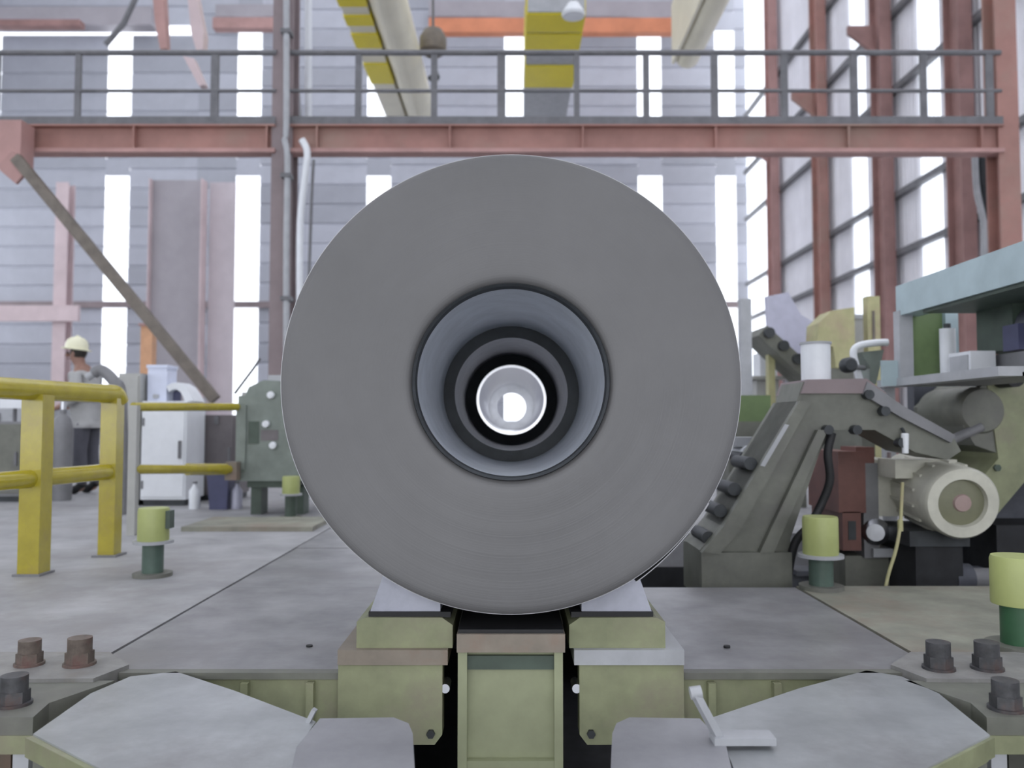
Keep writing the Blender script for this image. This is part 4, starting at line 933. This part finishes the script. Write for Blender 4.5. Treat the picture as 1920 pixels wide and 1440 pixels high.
# teal equipment frame
XT = 2.42
fr_ = thing('equipment_frame', 'pale teal steel frame at the right edge, above the olive housing', 'frame', (XT + .2, 4.6, 0))
def yx(px): return XT * FPX / (px - 960.0)
Yn, Yf = 3.2, yx(1684)
zt1, zt0 = ZC + .358 * XT, ZC + .292 * XT; zb1, zb0 = ZC + .118 * XT, ZC + .098 * XT
box('top_beam', XT, XT + .14, Yn, Yf, zt0 - .03, zt1, M_paleteal, fr_, bevel=.008)
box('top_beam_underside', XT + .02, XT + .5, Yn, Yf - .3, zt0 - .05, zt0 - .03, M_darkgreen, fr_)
box('lower_beam', XT - .02, XT + .12, Yn + .9, Yf + .25, zb0, zb1, M_palegrey, fr_, bevel=.006)
box('corner_post', XT - .01, XT + .075, Yf - .06, Yf + .02, zb0, zt0, M_palegrey, fr_, bevel=.006)
box('gusset', XT - .11, XT + .0, Yf - .03, Yf - .01, zb0, zb0 + .16, M_paleteal, fr_)
box('leaf_panel', XT + .08, XT + .30, Yf + .02, Yf + .04, zb0, zt0 + .02, M_leaf, fr_)
box('far_post', XT + .30, XT + .38, Yf - .02, Yf + .05, zb0, zt0, M_paleteal, fr_)
box('lower_deck', XT + .1, XT + .5, Yn + .9, Yf, zb0, zb0 + .02, M_greyp, fr_)
box('deck_side', XT + .3, XT + .34, Yn + 1.0, Yf - .45, zb0 + .02, zb0 + .15, M_greyp, fr_)
box('frame_leg', XT + .0, XT + .07, Yf + .19, Yf + .25, -1.15, zb0, M_palegrey, fr_)
box('frame_leg', XT + .4, XT + .5, 3.6, 3.7, 0.0, zt0 - .05, M_slate, fr_)
yq = Yf - .25
t = thing('instrument_box', 'white instrument box standing on the lower beam of the teal frame', 'box', (XT + .25, yq, zb0 + .02))
box('case', XT + .13, XT + .27, yq - .35, yq - .12, zb0 + .02, zb0 + .17, M_white, t, bevel=.01); box('front_bezel', XT + .122, XT + .132, yq - .33, yq - .14, zb0 + .04, zb0 + .15, M_palegrey, t)
t = thing('white_canister', 'upright white canister in the teal frame beside the green panel', 'canister', (XT + .33, yq + .1, zb0 + .02))
cyl('canister_body', (XT + .22, yq + .06, zb0 + .02), (XT + .22, yq + .06, zb0 + .34), .045, M_white, t, seg=28, bevel=.01); cyl('canister_cap', (XT + .22, yq + .06, zb0 + .34), (XT + .22, yq + .06, zb0 + .37), .02, M_dark, t)
t = thing('gear_motor', 'dark slate gear motor hanging inside the teal frame', 'motor', (XT + .45, yq - .4, zb0 + .2))
q = Vector((XT + .42, 4.25, zb0 + .29)); lathe('motor_barrel', [(0, 0), (.09, 0), (.11, .03), (.11, .42), (0, .42)], q, (0, 1, 0), M_slate, t, seg=36, closed=False)
box('motor_block', XT + .30, XT + .55, 4.5, 4.85, zb0 + .17, zt0 - .05, M_darkgreen, t, bevel=.02); box('navy_cover', XT + .28, XT + .40, 4.42, 4.56, zb0 + .16, zb0 + .30, M_navy, t, bevel=.01)
box('hanger', XT + .38, XT + .46, 4.3, 4.4, zb0 + .38, zt0 - .05, M_greend, t)
t = tag(box('machine_guard', X(1696, 5.9), X(1850, 5.9), 5.75, 5.85, -1.15, Z(722, 5.8), M_slate), 'dark slate guard plate behind the opener arm, below the teal frame', 'guard')

# midground right
yy = 7.6
t = thing('support_post', 'pale grey post close behind the right edge of the coil', 'post', (X(1402, yy), yy, 0))
box('post', X(1392, yy), X(1412, yy), yy, yy + .1, 0, Z(560, yy), M_palegrey, t); box('foot', X(1385, yy), X(1419, yy), yy - .03, yy + .13, 0, .03, M_greyp, t)
yy = 9.0
t = thing('tilted_sheet', 'tilted lilac-grey sheet panel behind the white drum', 'panel', (X(1475, yy), yy, 0))
prism_y('sheet', [(P(a_, c_, yy).x, P(a_, c_, yy).z) for a_, c_ in ((1436, 556), (1478, 548), (1502, 590), (1540, 612), (1540, 668), (1502, 668), (1440, 628))], yy, yy + .06, M_lilacs, t, bevel=.01)
box('stand', X(1482, yy), X(1494, yy), yy + .06, yy + .14, 0, Z(600, yy), M_greyp, t)
box('stand', X(1524, yy), X(1534, yy), yy + .06, yy + .14, 0, Z(620, yy), M_greyp, t)
yy = 8.2
t = thing('inclined_conveyor', 'dark inclined conveyor sloping down behind the white drum', 'conveyor', (X(1460, yy), yy, 0))
bar('conveyor_frame', P(1416, 625, yy), P(1520, 720, yy), .5, .13, M_greend, t)
for f_ in (.1, .35, .6, .85):
    q = P(1416, 620, yy).lerp(P(1520, 715, yy), f_); cyl('roller', (q.x, yy - .3, q.z), (q.x, yy + .25, q.z), .05, M_dark, t, seg=16)
box('stand_leg', X(1500, yy), X(1510, yy), yy, yy + .1, 0, Z(700, yy), M_greend, t); box('stand_leg', X(1443, yy), X(1455, yy), yy, yy + .1, 0, Z(650, yy), M_straw, t)
t = thing('white_carton', 'white carton seen under the inclined conveyor', 'box', P(1440, 705, 8.6)); box('carton', X(1424, 8.6), X(1456, 8.6), 8.55, 8.8, Z(706, 8.6), Z(662, 8.6), M_white, t, bevel=.01); box('carton_shelf', X(1405, 8.6), X(1470, 8.6), 8.5, 8.9, Z(712, 8.6), Z(706, 8.6), M_beige, t)
box('carton_stand', X(1420, 8.6), X(1462, 8.6), 8.6, 8.85, 0, Z(712, 8.6), M_beige, t)
yy = 6.0
t = thing('green_machine_block', 'leaf green machine block between the coil and the opener arm', 'machine', (X(1438, yy), yy, 0))
box('block', X(1398, yy), X(1474, yy), yy + .35, yy + .7, Z(790, yy), Z(738, yy), M_leaf, t, bevel=.015); box('base', X(1390, yy), X(1480, yy), yy + .35, yy + .75, 0.0, Z(790, yy), M_greend, t)
prism_y('bright_tool', [(P(a_, c_, yy + .3).x, P(a_, c_, yy + .3).z) for a_, c_ in ((1440, 800), (1476, 770), (1482, 778), (1458, 802))], yy + .3, yy + .36, M_bluewhite, t)
yy = 5.0
t = thing('roller_bracket', 'pale grey bracket with a white roller at the right edge of the coil', 'bracket', (X(1415, yy), yy, 0))
box('bracket_arm', X(1380, yy), X(1460, yy), yy, yy + .2, Z(838, yy), Z(820, yy), M_palegrey, t, bevel=.006)
q = P(1404, 852, yy); cyl('roller', (q.x, yy - .04, q.z), (q.x, yy + .2, q.z), .055, M_white, t, seg=28, bevel=.008); q = P(1390, 856, yy); cyl('roller_shaft', (q.x, yy - .07, q.z), (q.x, yy + .2, q.z), .03, M_dark, t, seg=18)
box('bracket_post', X(1425, yy), X(1462, yy), yy + .02, yy + .2, -.02, Z(836, yy), M_greend, t)
yy = 7.4
t = thing('straw_cover', 'straw yellow machine cover with a sloped shoulder behind the white drum', 'machine cover', (X(1590, yy), yy, 0))
prism_y('cover_shell', [(P(a_, c_, yy).x, P(a_, c_, yy).z) for a_, c_ in ((1532, 650), (1535, 606), (1560, 582), (1602, 576), (1604, 690), (1568, 690), (1562, 650))], yy, yy + .3, M_straw, t, bevel=.01)
box('cover_stand', X(1562, yy), X(1604, yy), yy + .02, yy + .3, 0, Z(690, yy), M_greend, t)
t = thing('straw_post', 'straw yellow upright post beside the teal frame corner', 'post', (X(1648, yy), yy, 0))
box('post', X(1640, yy), X(1664, yy), yy + .1, yy + .2, 0, Z(552, yy), M_straw, t); box('dark_strip', X(1648, yy), X(1653, yy), yy + .09, yy + .1, Z(640, yy), Z(580, yy), M_olivebar, t); box('foot', X(1634, yy), X(1670, yy), yy + .06, yy + .24, 0, .03, M_straw, t)
t = thing('beige_panel', 'pale beige panel standing between the straw cover and straw post', 'panel', (X(1625, 7.9), 7.9, 0)); box('panel', X(1606, 7.9), X(1640, 7.9), 7.9, 7.95, .0, Z(592, 7.9), M_beige, t); box('panel_rail', X(1604, 7.9), X(1642, 7.9), 7.88, 7.97, Z(598, 7.9), Z(590, 7.9), M_palegrey, t)
yy = 5.6
t = thing('white_hopper_frame', 'small white frame holding a grey hopper, left of the teal frame', 'hopper', (X(1632, yy), yy, 0))
tube('frame_bar', smooth_path([P(1612, 712, yy), P(1606, 690, yy), P(1600, 660, yy), P(1612, 648, yy), P(1640, 643, yy), P(1664, 642, yy)], 5), .024, M_white, t)
prism_y('hopper', [(P(a_, c_, yy).x, P(a_, c_, yy).z) for a_, c_ in ((1616, 660), (1660, 655), (1652, 690), (1645, 720), (1632, 722), (1634, 690))], yy + .02, yy + .2, M_greenm, t, bevel=.01)
box('hopper_stand', X(1622, yy), X(1646, yy), yy + .05, yy + .18, -1.15, Z(718, yy), M_greend, t)
q = P(1594, 684, yy - .3); lathe('sight_glass', [(0, -.02), (.035, -.02), (.05, 0), (.05, .06), (0, .06)], q, (0, 1, 0), M_dark, t, seg=24, closed=False)
tube('sight_pipe', [q + Vector((0, .05, 0)), P(1620, 690, yy + .05)], .018, M_greyp, t)
